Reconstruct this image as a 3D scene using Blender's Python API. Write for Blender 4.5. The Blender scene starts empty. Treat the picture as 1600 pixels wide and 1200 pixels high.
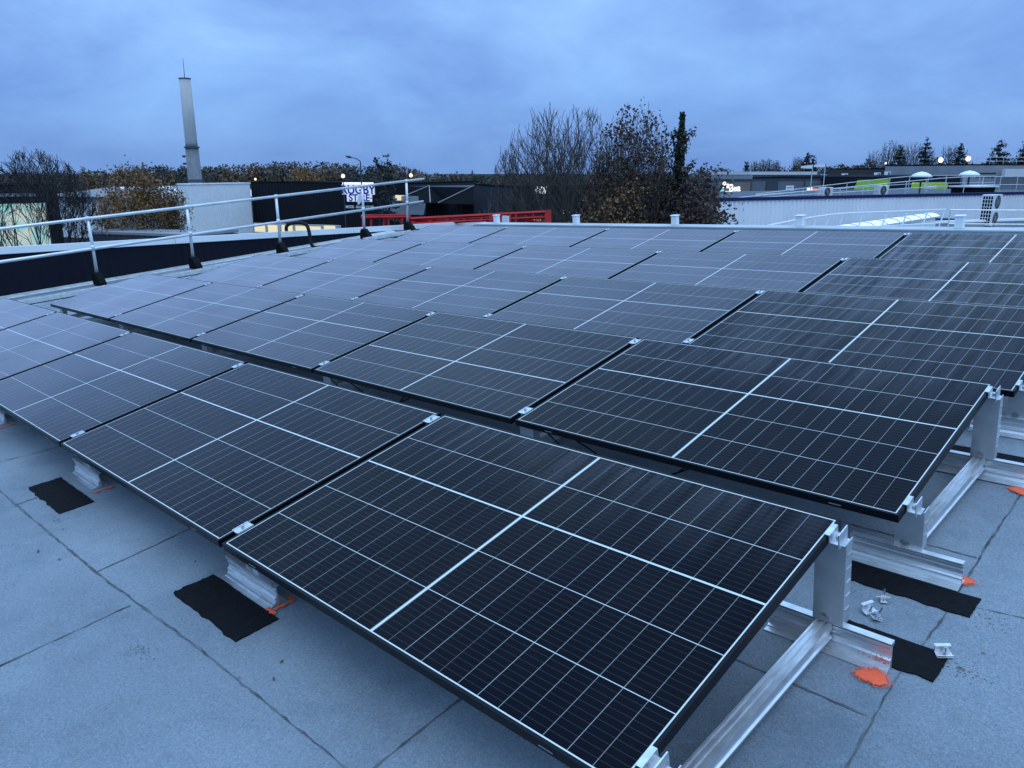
import bpy, math, random
import numpy as np
from mathutils import Matrix, Vector

SC = bpy.context.scene
COL = SC.collection
rad = math.radians

# ------------------------------------------------------------------ camera, world, sun, exposure
FPX = 1216.0                       # focal length in pixels of the 1600 px wide picture
YAW, PITCH = -0.79175, -0.2650     # picture-true frame (world Z is up)
RP = (-0.79175, -0.29884, -0.08621)  # the same view measured against the tilted roof


def basis(yaw, pitch, roll):
    cy, sy, cp, sp = math.cos(yaw), math.sin(yaw), math.cos(pitch), math.sin(pitch)
    f = np.array([sy * cp, cy * cp, sp]); r = np.array([cy, -sy, 0.0]); u = np.cross(r, f)
    c, s = math.cos(roll), math.sin(roll)
    return r * c + u * s, -r * s + u * c, f


RT, UT, FT = basis(YAW, PITCH, 0.0)
BT = np.stack([RT, UT, FT], 1); BR = np.stack(basis(*RP), 1)
ROT = BT @ BR.T                    # roof frame -> world
ROOF = Matrix([list(map(float, r)) for r in ROT]).to_4x4()
CAM = ROOF @ Vector((0.79591, -0.99734, 1.27505))
EYE = CAM.z
GROUND = -6.6

cam_d = bpy.data.cameras.new('camera')
cam_d.sensor_width = 36.0; cam_d.lens = FPX / 1600 * 36
cam_d.clip_start = 0.05; cam_d.clip_end = 6000
cam = bpy.data.objects.new('camera', cam_d); COL.objects.link(cam)
cm = Matrix.Identity(4)
for i in range(3):
    cm[i][0], cm[i][1], cm[i][2] = float(RT[i]), float(UT[i]), float(-FT[i])
    cm[i][3] = CAM[i]
cam.matrix_world = cm
SC.camera = cam

SC.view_settings.view_transform = 'Standard'
SC.view_settings.look = 'None'
SC.view_settings.exposure = 0.0
SC.view_settings.gamma = 1.0
SC.view_settings.use_curve_mapping = False
SC.render.engine = 'CYCLES'
SC.cycles.max_bounces = 6
SC.cycles.diffuse_bounces = 3
SC.cycles.glossy_bounces = 3
SC.cycles.use_denoising = True

W = bpy.data.worlds.new('World'); SC.world = W
W.use_nodes = True
nt = W.node_tree; nt.nodes.clear()
N = lambda t, **k: _node(nt, t, **k)


def _node(tree, t, **k):
    n = tree.nodes.new(t)
    for a, b in k.items(): setattr(n, a, b)
    return n


wo = N('ShaderNodeOutputWorld'); bg = N('ShaderNodeBackground'); bg2 = N('ShaderNodeBackground'); mixs = N('ShaderNodeMixShader')
SUN_EL, SUN_ROT = rad(4), rad(200)
sky = N('ShaderNodeTexSky'); sky.sky_type = 'NISHITA'; sky.sun_disc = False
sky.sun_elevation = SUN_EL; sky.sun_rotation = SUN_ROT
bg.inputs['Strength'].default_value = 0.06
nt.links.new(sky.outputs['Color'], bg.inputs['Color'])
# the overcast deck: paler overhead, bluer and dimmer towards the horizon, soft stratus mottling
tc = N('ShaderNodeTexCoord'); sep = N('ShaderNodeSeparateXYZ'); nt.links.new(tc.outputs['Generated'], sep.inputs[0])
mp = N('ShaderNodeMapping'); mp.inputs['Scale'].default_value = (1.3, 1.3, 2.8); nt.links.new(tc.outputs['Generated'], mp.inputs['Vector'])
nz = N('ShaderNodeTexNoise'); nz.inputs['Scale'].default_value = 2.6; nz.inputs['Detail'].default_value = 9; nz.inputs['Roughness'].default_value = 0.56
nz.inputs['Distortion'].default_value = 0.4
nt.links.new(mp.outputs[0], nz.inputs['Vector'])
grad = N('ShaderNodeValToRGB')
nt.links.new(sep.outputs['Z'], grad.inputs[0])
cr = grad.color_ramp
cr.elements[0].position = 0.0; cr.elements[0].color = (0.175, 0.345, 0.755, 1)
cr.elements[1].position = 1.0; cr.elements[1].color = (0.92, 1.58, 2.55, 1)
for pos, c in ((0.09, (0.225, 0.445, 0.94, 1)), (0.22, (0.33, 0.60, 1.14, 1)), (0.5, (0.60, 1.06, 1.80, 1))):
    e = cr.elements.new(pos); e.color = c
cl = N('ShaderNodeValToRGB'); nt.links.new(nz.outputs[0], cl.inputs[0])
cl.color_ramp.elements[0].position = 0.33; cl.color_ramp.elements[0].color = (0.72, 0.75, 0.84, 1)
cl.color_ramp.elements[1].position = 0.70; cl.color_ramp.elements[1].color = (1.32, 1.27, 1.14, 1)
mul = N('ShaderNodeMix', data_type='RGBA', blend_type='MULTIPLY'); mul.inputs[0].default_value = 1.0
nt.links.new(grad.outputs[0], mul.inputs[6]); nt.links.new(cl.outputs[0], mul.inputs[7])
nt.links.new(mul.outputs[2], bg2.inputs['Color']); bg2.inputs['Strength'].default_value = 1.0
mixs.inputs[0].default_value = 0.93
nt.links.new(bg.outputs[0], mixs.inputs[1]); nt.links.new(bg2.outputs[0], mixs.inputs[2])
nt.links.new(mixs.outputs[0], wo.inputs[0])

sd = bpy.data.lights.new('sun', 'SUN'); sd.energy = 0.6; sd.angle = rad(45); sd.color = (1.0, 0.97, 0.93)
so = bpy.data.objects.new('sun', sd); COL.objects.link(so)
so.rotation_euler = (rad(28), 0, rad(70))

# ------------------------------------------------------------------ helpers


def mat(name, col, rough=0.6, metal=0.0, spec=0.5, noise=None, bump=None, emit=None, estr=0.0, coord='Object'):
    """Principled material; noise=(scale, dark factor, light factor[, stretch]) mottles the colour, bump=(scale, strength)."""
    m = bpy.data.materials.new(name); m.use_nodes = True
    t = m.node_tree; b = t.nodes['Principled BSDF']
    b.inputs['Base Color'].default_value = (*col, 1); b.inputs['Roughness'].default_value = rough
    b.inputs['Metallic'].default_value = metal; b.inputs['Specular IOR Level'].default_value = spec
    if emit:
        b.inputs['Emission Color'].default_value = (*emit, 1); b.inputs['Emission Strength'].default_value = estr
    if noise or bump:
        c = _node(t, 'ShaderNodeTexCoord')
    if noise:
        v = c.outputs[coord]
        if len(noise) > 3:
            mpn = _node(t, 'ShaderNodeMapping'); mpn.inputs['Scale'].default_value = noise[3]
            t.links.new(v, mpn.inputs['Vector']); v = mpn.outputs[0]
        n = _node(t, 'ShaderNodeTexNoise'); n.inputs['Scale'].default_value = noise[0]; n.inputs['Detail'].default_value = 5
        t.links.new(v, n.inputs['Vector'])
        r = _node(t, 'ShaderNodeValToRGB'); t.links.new(n.outputs[0], r.inputs[0])
        r.color_ramp.elements[0].position = 0.3; r.color_ramp.elements[1].position = 0.7
        r.color_ramp.elements[0].color = (*[x * noise[1] for x in col], 1)
        r.color_ramp.elements[1].color = (*[min(1, x * noise[2]) for x in col], 1)
        t.links.new(r.outputs[0], b.inputs['Base Color'])
    if bump:
        n = _node(t, 'ShaderNodeTexNoise'); n.inputs['Scale'].default_value = bump[0]; n.inputs['Detail'].default_value = 3
        t.links.new(c.outputs[coord], n.inputs['Vector'])
        bb = _node(t, 'ShaderNodeBump'); bb.inputs['Strength'].default_value = bump[1]; bb.inputs['Distance'].default_value = 0.01
        t.links.new(n.outputs[0], bb.inputs['Height']); t.links.new(bb.outputs[0], b.inputs['Normal'])
    return m


class MB:
    """collects faces; build() links them as one mesh object"""

    def __init__(self): self.v = []; self.f = []; self.mi = []; self.uv = None

    def add(self, vs, fs, mi=0):
        o = len(self.v); self.v.extend([tuple(map(float, p)) for p in vs])
        for f in fs: self.f.append([i + o for i in f]); self.mi.append(mi)
        return self

    def box(self, x0, x1, y0, y1, z0, z1, mi=0, M=None):
        vs = [(x, y, z) for z in (z0, z1) for y in (y0, y1) for x in (x0, x1)]
        if M is not None: vs = [tuple(M @ Vector(p)) for p in vs]
        return self.add(vs, [(0, 2, 3, 1), (4, 5, 7, 6), (0, 1, 5, 4), (1, 3, 7, 5), (3, 2, 6, 7), (2, 0, 4, 6)], mi)

    def prism(self, poly, axis, a, b, mi=0, M=None):
        """poly: 2D outline; extruded along axis 'x','y' or 'z' from a to b"""
        n = len(poly)
        put = {'x': lambda p, t: (t, p[0], p[1]), 'y': lambda p, t: (p[0], t, p[1]), 'z': lambda p, t: (p[0], p[1], t)}[axis]
        vs = [put(p, a) for p in poly] + [put(p, b) for p in poly]
        if M is not None: vs = [tuple(M @ Vector(p)) for p in vs]
        fs = [tuple(range(n))[::-1], tuple(range(n, 2 * n))] + [(i, (i + 1) % n, n + (i + 1) % n, n + i) for i in range(n)]
        return self.add(vs, fs, mi)

    def tube(self, pts, radii, sides=8, mi=0, cap=True):
        pts = [np.array(p, float) for p in pts]
        if not hasattr(radii, '__len__'): radii = [radii] * len(pts)
        vs = []; a = None
        for i, p in enumerate(pts):
            d = pts[min(i + 1, len(pts) - 1)] - pts[max(i - 1, 0)]
            d = d / (np.linalg.norm(d) + 1e-12)
            if a is None:
                a = np.cross(d, (0, 0, 1.0)) if abs(d[2]) < 0.9 else np.cross(d, (1.0, 0, 0))
            a = a - d * (a @ d); a = a / (np.linalg.norm(a) + 1e-12); b = np.cross(d, a)
            for k in range(sides):
                t = 2 * math.pi * k / sides
                vs.append(p + radii[i] * (math.cos(t) * a + math.sin(t) * b))
        fs = []
        for i in range(len(pts) - 1):
            for k in range(sides):
                k2 = (k + 1) % sides
                fs.append((i * sides + k, i * sides + k2, (i + 1) * sides + k2, (i + 1) * sides + k))
        if cap:
            fs.append(tuple(range(sides))[::-1]); fs.append(tuple(range((len(pts) - 1) * sides, len(pts) * sides)))
        return self.add(vs, fs, mi)

    def quads(self, arr, mi=0):
        """arr: (n,4,3)"""
        o = len(self.v); arr = np.asarray(arr, float)
        self.v.extend(map(tuple, arr.reshape(-1, 3)))
        for i in range(len(arr)): self.f.append([o + 4 * i, o + 4 * i + 1, o + 4 * i + 2, o + 4 * i + 3]); self.mi.append(mi)
        return self

    def build(self, name, mats, parent=None, smooth=False, M=None):
        me = bpy.data.meshes.new(name)
        me.from_pydata(self.v, [], self.f); me.validate(clean_customdata=False)
        mats = mats if isinstance(mats, (list, tuple)) else [mats]
        for m in mats: me.materials.append(m)
        if len(mats) > 1: me.polygons.foreach_set('material_index', self.mi[:len(me.polygons)])
        if smooth:
            me.polygons.foreach_set('use_smooth', [True] * len(me.polygons))
        me.update()
        o = bpy.data.objects.new(name, me); COL.objects.link(o)
        if parent: o.parent = parent
        if M is not None: o.matrix_local = M
        return o


def bevel(o, w=0.004, seg=2):
    md = o.modifiers.new('bevel', 'BEVEL'); md.width = w; md.segments = seg; md.limit_method = 'ANGLE'; md.angle_limit = rad(40)
    return o


def tag(o, label=None, cat=None, group=None, kind=None):
    if label: o['label'] = label
    if cat: o['category'] = cat
    if group: o['group'] = group
    if kind: o['kind'] = kind
    return o


def thing(name, label, cat, M=None, group=None):
    o = bpy.data.objects.new(name, None); COL.objects.link(o)
    o.empty_display_size = 0.2
    if M is not None: o.matrix_world = M
    return tag(o, label, cat, group)


def copy_tree(o, parent=None):
    c = o.copy(); COL.objects.link(c); c.parent = parent
    for ch in list(o.children): copy_tree(ch, c)
    return c


def text(s, name, size, m, parent, M, ext=0.01, align='CENTER', sx=1.0):
    cu = bpy.data.curves.new(name, 'FONT'); cu.body = s; cu.size = size; cu.extrude = ext
    cu.align_x = align; cu.align_y = 'CENTER'; cu.offset = size * 0.022
    cu.materials.append(m)
    tmp = bpy.data.objects.new(name + '_curve', cu)
    me = bpy.data.meshes.new_from_object(tmp); me.name = name; bpy.data.objects.remove(tmp)
    o = bpy.data.objects.new(name, me); COL.objects.link(o); o.parent = parent
    o.matrix_local = M @ Matrix.Diagonal((sx, 1, 1, 1))
    return o


def T(x, y, z): return Matrix.Translation((x, y, z))


def PX(px, py, d):
    """world point seen at a picture pixel (1600x1200), d metres along the view axis"""
    p = np.array(CAM) + d * (FT + RT * (px - 800) / FPX - UT * (py - 600) / FPX)
    return Vector(map(float, p))


def ray(px, py):
    v = FT + RT * (px - 800) / FPX - UT * (py - 600) / FPX
    return Vector(map(float, v))


# ------------------------------------------------------------------ materials
M_ALU = mat('aluminium', (0.74, 0.75, 0.76), 0.36, 0.8, noise=(6, 0.82, 1.1, (3, 3, 30)))
M_ALU2 = mat('mill_aluminium', (0.56, 0.58, 0.59), 0.45, 0.8, noise=(9, 0.8, 1.12))
M_CLAMP = mat('clamp_aluminium', (0.68, 0.70, 0.72), 0.36, 0.85, noise=(40, 0.75, 1.12))
M_STEEL = mat('bolt_steel', (0.45, 0.45, 0.46), 0.35, 1.0)
M_FRAME = mat('black_anodised', (0.003, 0.0035, 0.006), 0.4, 0.0, 0.15)
M_SLOT = mat('slot_grey', (0.16, 0.17, 0.19), 0.5)
M_BACK = mat('backsheet', (0.30, 0.31, 0.33), 0.6)
M_BITU = mat('black_bitumen', (0.0045, 0.005, 0.0065), 0.8, 0.0, 0.12, noise=(30, 0.7, 1.6), bump=(160, 0.5))
M_ORANGE = mat('orange_spray', (1.0, 0.13, 0.045), 0.7, noise=(90, 0.8, 1.08))
M_LEAF_D = mat('dry_leaf', (0.10, 0.06, 0.035), 0.7)
M_RUBBER = mat('black_rubber', (0.003, 0.003, 0.004), 0.7, 0.0, 0.12)
M_GALV = mat('galvanised_tube', (0.66, 0.69, 0.70), 0.36, 0.55, noise=(5, 0.85, 1.08))
M_WHITE = mat('white_coated_sheet', (0.80, 0.83, 0.84), 0.45, noise=(1.3, 0.93, 1.03))
M_NAVY = mat('navy_cladding', (0.0035, 0.0045, 0.012), 0.5, 0.0, 0.2)
M_FLASH = mat('flashing', (0.52, 0.56, 0.58), 0.5, noise=(2.5, 0.75, 1.1, (1, 6, 1)))
M_EDGE = mat('weathered_edge_metal', (0.42, 0.45, 0.47), 0.55, noise=(1.5, 0.8, 1.12))
M_CABLE = mat('cable_black', (0.004, 0.004, 0.005), 0.6, 0.0, 0.15)


def math_node(t, op, a, b=None, clamp=False):
    n = _node(t, 'ShaderNodeMath', operation=op, use_clamp=clamp)
    for i, x in enumerate((a, b)):
        if x is None: continue
        if isinstance(x, (int, float)): n.inputs[i].default_value = x
        else: t.links.new(x, n.inputs[i])
    return n.outputs[0]


PL, PW, TILT, GAP = 1.754, 1.096, 0.13936, 0.03107


def cell_material():
    m = bpy.data.materials.new('solar_cells_under_glass'); m.use_nodes = True
    t = m.node_tree; b = t.nodes['Principled BSDF']; L = t.links
    mm = lambda op, a, b_=None, c=False: math_node(t, op, a, b_, c)
    uv = _node(t, 'ShaderNodeUVMap'); sp = _node(t, 'ShaderNodeSeparateXYZ'); L.new(uv.outputs[0], sp.inputs[0])
    u, v = sp.outputs[0], sp.outputs[1]
    less = lambda x, w: mm('LESS_THAN', x, w)

    def near(x, c, w): return less(mm('ABSOLUTE', mm('SUBTRACT', x, c)), w)

    def period(x, o, p, w):
        fr = mm('FRACT', mm('DIVIDE', mm('SUBTRACT', x, o), p))
        return less(mm('MULTIPLY', mm('MINIMUM', fr, mm('SUBTRACT', 1.0, fr)), p), w)
    mar = 0.0147
    cw = (PW - 2 * mar) / 5
    # strong white ribbons: edge margin, centre gap, one wide string gap
    strong = mm('MAXIMUM', near(u, PL / 2, 0.0043), near(v, mar + 3 * cw, 0.0036))
    eu = mm('MINIMUM', u, mm('SUBTRACT', PL, u)); ev = mm('MINIMUM', v, mm('SUBTRACT', PW, v))
    strong = mm('MAXIMUM', strong, less(mm('MINIMUM', eu, ev), mar))
    thin = mm('MAXIMUM', near(v, mar + cw, 0.0013), mm('MAXIMUM', near(v, mar + 2 * cw, 0.0013), near(v, mar + 4 * cw, 0.0013)))
    # gaps between the cut cells, mirrored about the centre
    um = mm('ABSOLUTE', mm('SUBTRACT', u, PL / 2))
    pc = (PL / 2 - 0.0062 - mar) / 12
    gapm = period(um, 0.0062, pc, 0.0009)
    gi = mm('FLOOR', mm('ADD', mm('DIVIDE', mm('SUBTRACT', u, PL / 2 + 0.0062), pc), 0.5))
    wn = _node(t, 'ShaderNodeTexWhiteNoise', noise_dimensions='1D'); L.new(gi, wn.inputs['W'])
    gapv = mm('MULTIPLY', gapm, mm('ADD', mm('MULTIPLY', wn.outputs[0], 0.40), 0.16))
    # bus ribbons run along the module, broken at each cell gap
    bus = period(v, mar, cw / 10, 0.00055)
    busv = mm('MULTIPLY', bus, 0.06)
    fac = mm('MAXIMUM', mm('MAXIMUM', mm('MULTIPLY', thin, 0.85), strong), mm('MAXIMUM', gapv, busv), True)
    # silicon: near-black blue with a small drift from cell to cell
    ci = _node(t, 'ShaderNodeCombineXYZ')
    L.new(mm('FLOOR', mm('DIVIDE', u, pc * 3)), ci.inputs[0]); L.new(mm('FLOOR', mm('DIVIDE', v, cw)), ci.inputs[1])
    oi = _node(t, 'ShaderNodeObjectInfo'); L.new(oi.outputs['Random'], ci.inputs[2])
    wc = _node(t, 'ShaderNodeTexWhiteNoise', noise_dimensions='3D'); L.new(ci.outputs[0], wc.inputs['Vector'])
    si = _node(t, 'ShaderNodeMix', data_type='RGBA'); L.new(wc.outputs[0], si.inputs[0])
    si.inputs[6].default_value = (0.0013, 0.0017, 0.0050, 1); si.inputs[7].default_value = (0.0019, 0.0024, 0.0070, 1)
    # painted-in sky reflection and dew: pale, slightly rough; runs of clean wet glass where it has drained
    at = _node(t, 'ShaderNodeAttribute', attribute_type='OBJECT', attribute_name='sheen_dew')
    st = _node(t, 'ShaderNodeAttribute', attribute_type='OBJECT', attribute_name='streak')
    at2 = _node(t, 'ShaderNodeAttribute', attribute_type='OBJECT', attribute_name='sheen_dew_far')
    un = mm('DIVIDE', u, PL); sheen_film = mm('ADD', mm('MULTIPLY', at.outputs['Fac'], un), mm('MULTIPLY', at2.outputs['Fac'], mm('SUBTRACT', 1.0, un)))
    mp1 = _node(t, 'ShaderNodeMapping'); mp1.inputs['Scale'].default_value = (14, 1.1, 1); L.new(uv.outputs[0], mp1.inputs[0])
    cx = _node(t, 'ShaderNodeCombineXYZ'); L.new(mm('MULTIPLY', oi.outputs['Random'], 50), cx.inputs[0]); L.new(mm('MULTIPLY', oi.outputs['Random'], 31), cx.inputs[1])
    L.new(cx.outputs[0], mp1.inputs['Location'])
    n1 = _node(t, 'ShaderNodeTexNoise'); n1.inputs['Scale'].default_value = 1.0; n1.inputs['Detail'].default_value = 5; n1.inputs['Roughness'].default_value = 0.65; n1.inputs['Distortion'].default_value = 0.25
    L.new(mp1.outputs[0], n1.inputs['Vector'])
    r1 = _node(t, 'ShaderNodeMapRange'); r1.inputs[1].default_value = 0.40; r1.inputs[2].default_value = 0.60; L.new(n1.outputs[0], r1.inputs[0])
    run = mm('ADD', mm('SUBTRACT', 1.0, st.outputs['Fac']), mm('MULTIPLY', r1.outputs[0], st.outputs['Fac']))
    # droplets, gathered in patches near the upper edge
    vo = _node(t, 'ShaderNodeTexVoronoi'); vo.inputs['Scale'].default_value = 62; L.new(uv.outputs[0], vo.inputs['Vector'])
    pn = _node(t, 'ShaderNodeTexNoise'); pn.inputs['Scale'].default_value = 3.2; pn.inputs['Detail'].default_value = 3
    mp2 = _node(t, 'ShaderNodeMapping'); L.new(uv.outputs[0], mp2.inputs[0]); L.new(cx.outputs[0], mp2.inputs['Location']); L.new(mp2.outputs[0], pn.inputs['Vector'])
    patch = mm('ADD', mm('MULTIPLY', v, 0.30), pn.outputs[0])
    rp = _node(t, 'ShaderNodeMapRange'); rp.inputs[1].default_value = 0.66; rp.inputs[2].default_value = 0.90; rp.inputs[3].default_value = 0.10; rp.inputs[4].default_value = 0.42
    L.new(patch, rp.inputs[0])
    sepc = _node(t, 'ShaderNodeSeparateColor'); L.new(vo.outputs['Color'], sepc.inputs[0])
    drop = mm('MULTIPLY', less(vo.outputs['Distance'], mm('MULTIPLY', rp.outputs[0], sepc.outputs[0])), mm('GREATER_THAN', sepc.outputs[1], 0.45))
    drop = mm('MULTIPLY', drop, st.outputs['Fac'])
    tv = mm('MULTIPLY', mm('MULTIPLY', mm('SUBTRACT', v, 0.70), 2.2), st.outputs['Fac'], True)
    sheen_film = mm('ADD', sheen_film, mm('MULTIPLY', mm('MULTIPLY', tv, pn.outputs[0]), 0.13))
    sheen_dew = mm('MULTIPLY', mm('MULTIPLY', sheen_film, run), mm('SUBTRACT', 1.0, mm('MULTIPLY', drop, 0.9)), True)
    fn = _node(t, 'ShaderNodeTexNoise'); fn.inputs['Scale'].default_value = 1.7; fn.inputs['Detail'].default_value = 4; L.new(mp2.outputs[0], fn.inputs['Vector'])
    sheen_dew = mm('MULTIPLY', sheen_dew, mm('ADD', 0.65, mm('MULTIPLY', fn.outputs[0], 0.7)), True)
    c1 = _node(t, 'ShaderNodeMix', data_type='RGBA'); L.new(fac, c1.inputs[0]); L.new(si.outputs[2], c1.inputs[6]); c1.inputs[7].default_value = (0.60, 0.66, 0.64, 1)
    c2 = _node(t, 'ShaderNodeMix', data_type='RGBA'); L.new(sheen_dew, c2.inputs[0]); L.new(c1.outputs[2], c2.inputs[6]); c2.inputs[7].default_value = (0.43, 0.435, 0.52, 1)
    L.new(c2.outputs[2], b.inputs['Base Color'])
    L.new(mm('ADD', 0.08, mm('MULTIPLY', sheen_dew, 0.6)), b.inputs['Roughness'])
    b.inputs['IOR'].default_value = 1.135
    bp = _node(t, 'ShaderNodeBump'); bp.inputs['Strength'].default_value = 0.35; bp.inputs['Distance'].default_value = 0.002
    L.new(drop, bp.inputs['Height']); L.new(bp.outputs[0], b.inputs['Normal'])
    return m


M_CELL = cell_material()


def roof_material():
    m = bpy.data.materials.new('mineral_bitumen_felt'); m.use_nodes = True
    t = m.node_tree; b = t.nodes['Principled BSDF']; L = t.links
    tcn = _node(t, 'ShaderNodeTexCoord')

    def noise(s, d, r=0.5):
        n = _node(t, 'ShaderNodeTexNoise'); n.inputs['Scale'].default_value = s; n.inputs['Detail'].default_value = d; n.inputs['Roughness'].default_value = r
        L.new(tcn.outputs['Object'], n.inputs['Vector']); return n.outputs[0]

    def ramp(x, p0, c0, p1, c1):
        r = _node(t, 'ShaderNodeValToRGB'); L.new(x, r.inputs[0])
        r.color_ramp.elements[0].position = p0; r.color_ramp.elements[0].color = (*c0, 1)
        r.color_ramp.elements[1].position = p1; r.color_ramp.elements[1].color = (*c1, 1); return r.outputs[0]

    def mulc(a, c):
        x = _node(t, 'ShaderNodeMix', data_type='RGBA', blend_type='MULTIPLY'); x.inputs[0].default_value = 1
        L.new(a, x.inputs[6]); L.new(c, x.inputs[7]); return x.outputs[2]
    base = ramp(noise(0.9, 5, 0.6), 0.3, (0.176, 0.214, 0.246), 0.7, (0.240, 0.282, 0.318))
    vo = _node(t, 'ShaderNodeTexVoronoi'); vo.inputs['Scale'].default_value = 330; L.new(tcn.outputs['Object'], vo.inputs['Vector'])
    grain = ramp(vo.outputs['Color'], 0.1, (0.72, 0.72, 0.74), 0.9, (1.20, 1.20, 1.19))
    mid = ramp(noise(90, 2, 0.5), 0.36, (0.90, 0.90, 0.90), 0.62, (1.04, 1.04, 1.04))
    damp = ramp(noise(2.1, 6, 0.7), 0.30, (0.72, 0.735, 0.76), 0.50, (1, 1, 1))
    # each felt sheet came off a different roll
    so_ = _node(t, 'ShaderNodeSeparateXYZ'); L.new(tcn.outputs['Object'], so_.inputs[0])
    fy = math_node(t, 'FLOOR', math_node(t, 'ADD', so_.outputs[1], 0.24)); fx = math_node(t, 'FLOOR', math_node(t, 'DIVIDE', math_node(t, 'ADD', so_.outputs[0], 6.05), 4.0))
    ck = _node(t, 'ShaderNodeCombineXYZ'); L.new(fy, ck.inputs[0]); L.new(fx, ck.inputs[1])
    wn = _node(t, 'ShaderNodeTexWhiteNoise', noise_dimensions='2D'); L.new(ck.outputs[0], wn.inputs['Vector'])
    roll = ramp(wn.outputs[0], 0.0, (0.93, 0.93, 0.94), 1.0, (1.05, 1.05, 1.05))
    blot = ramp(noise(0.45, 4, 0.6), 0.35, (0.86, 0.87, 0.885), 0.62, (1.07, 1.07, 1.06))
    col = mulc(mulc(mulc(mulc(mulc(base, grain), mid), damp), roll), blot)
    L.new(col, b.inputs['Base Color'])
    b.inputs['Roughness'].default_value = 0.62
    bp = _node(t, 'ShaderNodeBump'); bp.inputs['Strength'].default_value = 0.45; bp.inputs['Distance'].default_value = 0.003
    L.new(vo.outputs['Distance'], bp.inputs['Height']); L.new(bp.outputs[0], b.inputs['Normal'])
    return m


M_ROOF = roof_material()
M_SEAM = mat('seam_bitumen', (0.05, 0.055, 0.06), 0.7, noise=(14, 0.45, 2.6))

# ------------------------------------------------------------------ setting: ground far below, the roof we stand on
g = MB(); g.add([(-4000, -4000, GROUND), (4000, -4000, GROUND), (4000, 4000, GROUND), (-4000, 4000, GROUND)], [(0, 1, 2, 3)])
g = g.build('ground', mat('wet_asphalt_and_verge', (0.022, 0.024, 0.022), 0.95, 0.0, 0.03, noise=(0.03, 0.6, 1.6)))
tag(g, kind='structure')

RZ = -0.245
rx0, rx1, ry0, ry1 = -12.25, 5.0, -5.5, 9.0
rf = MB(); rf.box(rx0, rx1, ry0, ry1, RZ - 0.35, RZ)
roof = rf.build('roof', M_ROOF, M=ROOF); tag(roof, kind='structure')


def ribbon(pts, w, z, seed, jag=0.25, step=0.03):
    """an irregular thin bitumen bead along a polyline, w wide"""
    rng = random.Random(seed); P = []
    for (a, b) in zip(pts[:-1], pts[1:]):
        a = np.array(a); b = np.array(b); n = max(2, int(np.linalg.norm(b - a) / step))
        for i in range(n): P.append(a + (b - a) * i / n)
    P.append(np.array(pts[-1])); drift = 0
    top = []; bot = []
    for i, p in enumerate(P):
        d = P[min(i + 1, len(P) - 1)] - P[max(i - 1, 0)]; d = d / (np.linalg.norm(d) + 1e-9); n = np.array([-d[1], d[0]])
        drift = drift * 0.9 + rng.uniform(-1, 1) * 0.0003
        top.append(p + n * (drift + w * (0.5 + jag * rng.uniform(-1, 1) * 2))); bot.append(p + n * (drift - w * (0.5 + jag * rng.uniform(-1, 1) * 2)))
    vs = [(*p, z) for p in top] + [(*p, z) for p in bot]; n = len(P)
    return vs, [(i, n + i, n + i + 1, i + 1) for i in range(n - 1)]


def seam(pts, w, seed):
    s = MB(); s.add(*ribbon(pts, w * .68, RZ + 0.002, seed)); return s.build('seam', M_SEAM, roof)


seam([(-11.5, -0.30), (-3.863, -0.262), (-2.45, -0.248), (-1.6, -0.212), (-0.775, -0.20), (1.5, -0.19)], 0.010, 1)
seam([(-2.07, -0.255), (-2.05, -0.9), (-2.04, -1.22)], 0.009, 2)
seam([(-2.45, -0.248), (-2.50, 0.15), (-2.53, 0.80)], 0.010, 3)
seam([(-0.69, -0.20), (-0.707, 0.10), (-0.71, 0.8)], 0.009, 4)
seam([(-4.37, -0.262), (-4.29, 0.25), (-4.27, 0.8)], 0.010, 5)
seam([(-3.55, -0.262), (-3.56, -0.1), (-3.5, -0.02)], 0.016, 6)
seam([(-6.4, -0.28), (-6.35, 0.8)], 0.010, 7)
seam([(0.24, 0.2), (0.228, 0.6), (0.206, 0.99), (0.22, 1.37), (0.205, 1.9), (0.20, 2.4), (0.21, 3.6), (0.2, 7.0)], 0.008, 8)
seam([(0.21, 1.47), (0.5, 1.52), (1.3, 1.55), (2.4, 1.55)], 0.006, 9)
for k, y in enumerate((0.8, 1.8, 2.8, 3.8, 4.8, 5.8, 6.8, 7.8)):
    seam([(-11.6, y), (-6, y + 0.02), (0.2, y)], 0.009, 20 + k)
# scuffs and a damp smudge worn into the felt
for i, (x, y, sx_, n) in enumerate(((-1.74, -0.345, .07, 90), (0.34, 1.13, .07, 60), (0.33, 1.43, .08, 50), (-3.15, -0.19, .05, 60), (-2.6, -0.75, .08, 50))):
    rng = random.Random(200 + i); sm = MB()
    for _ in range(n):
        cx_, cy_ = rng.gauss(0, sx_ * .5), rng.gauss(0, sx_ * .28); q0 = rng.uniform(.0008, .0024)
        sm.add([(x + cx_ + q0 * rng.uniform(.7, 1.6) * math.cos(q), y + cy_ + q0 * math.sin(q), RZ + 0.0013) for q in (0, 1.2, 2.5, 3.8, 5.1)], [(0, 1, 2, 3, 4)])
    sm.build('scuff', M_SEAM, roof)
# walls of the building under the roof (down to the ground, out of sight from the roof)
b_ = thing('warehouse_building', 'dark clad warehouse carrying the felt roof with the solar panels', 'building', T(0, 0, 0))
wb = MB()
cs = [ROOF @ Vector(p) for p in ((rx0 + .05, ry0 + .05, RZ - .36), (rx1 - .05, ry0 + .05, RZ - .36), (rx1 - .05, ry1 - .05, RZ - .36), (rx0 + .05, ry1 - .05, RZ - .36))]
wb.add([tuple(c) for c in cs] + [(c.x, c.y, GROUND + 0.004) for c in cs], [(i, 4 + i, 4 + (i + 1) % 4, (i + 1) % 4) for i in range(4)])
wb.build('wall', M_NAVY, b_)

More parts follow.
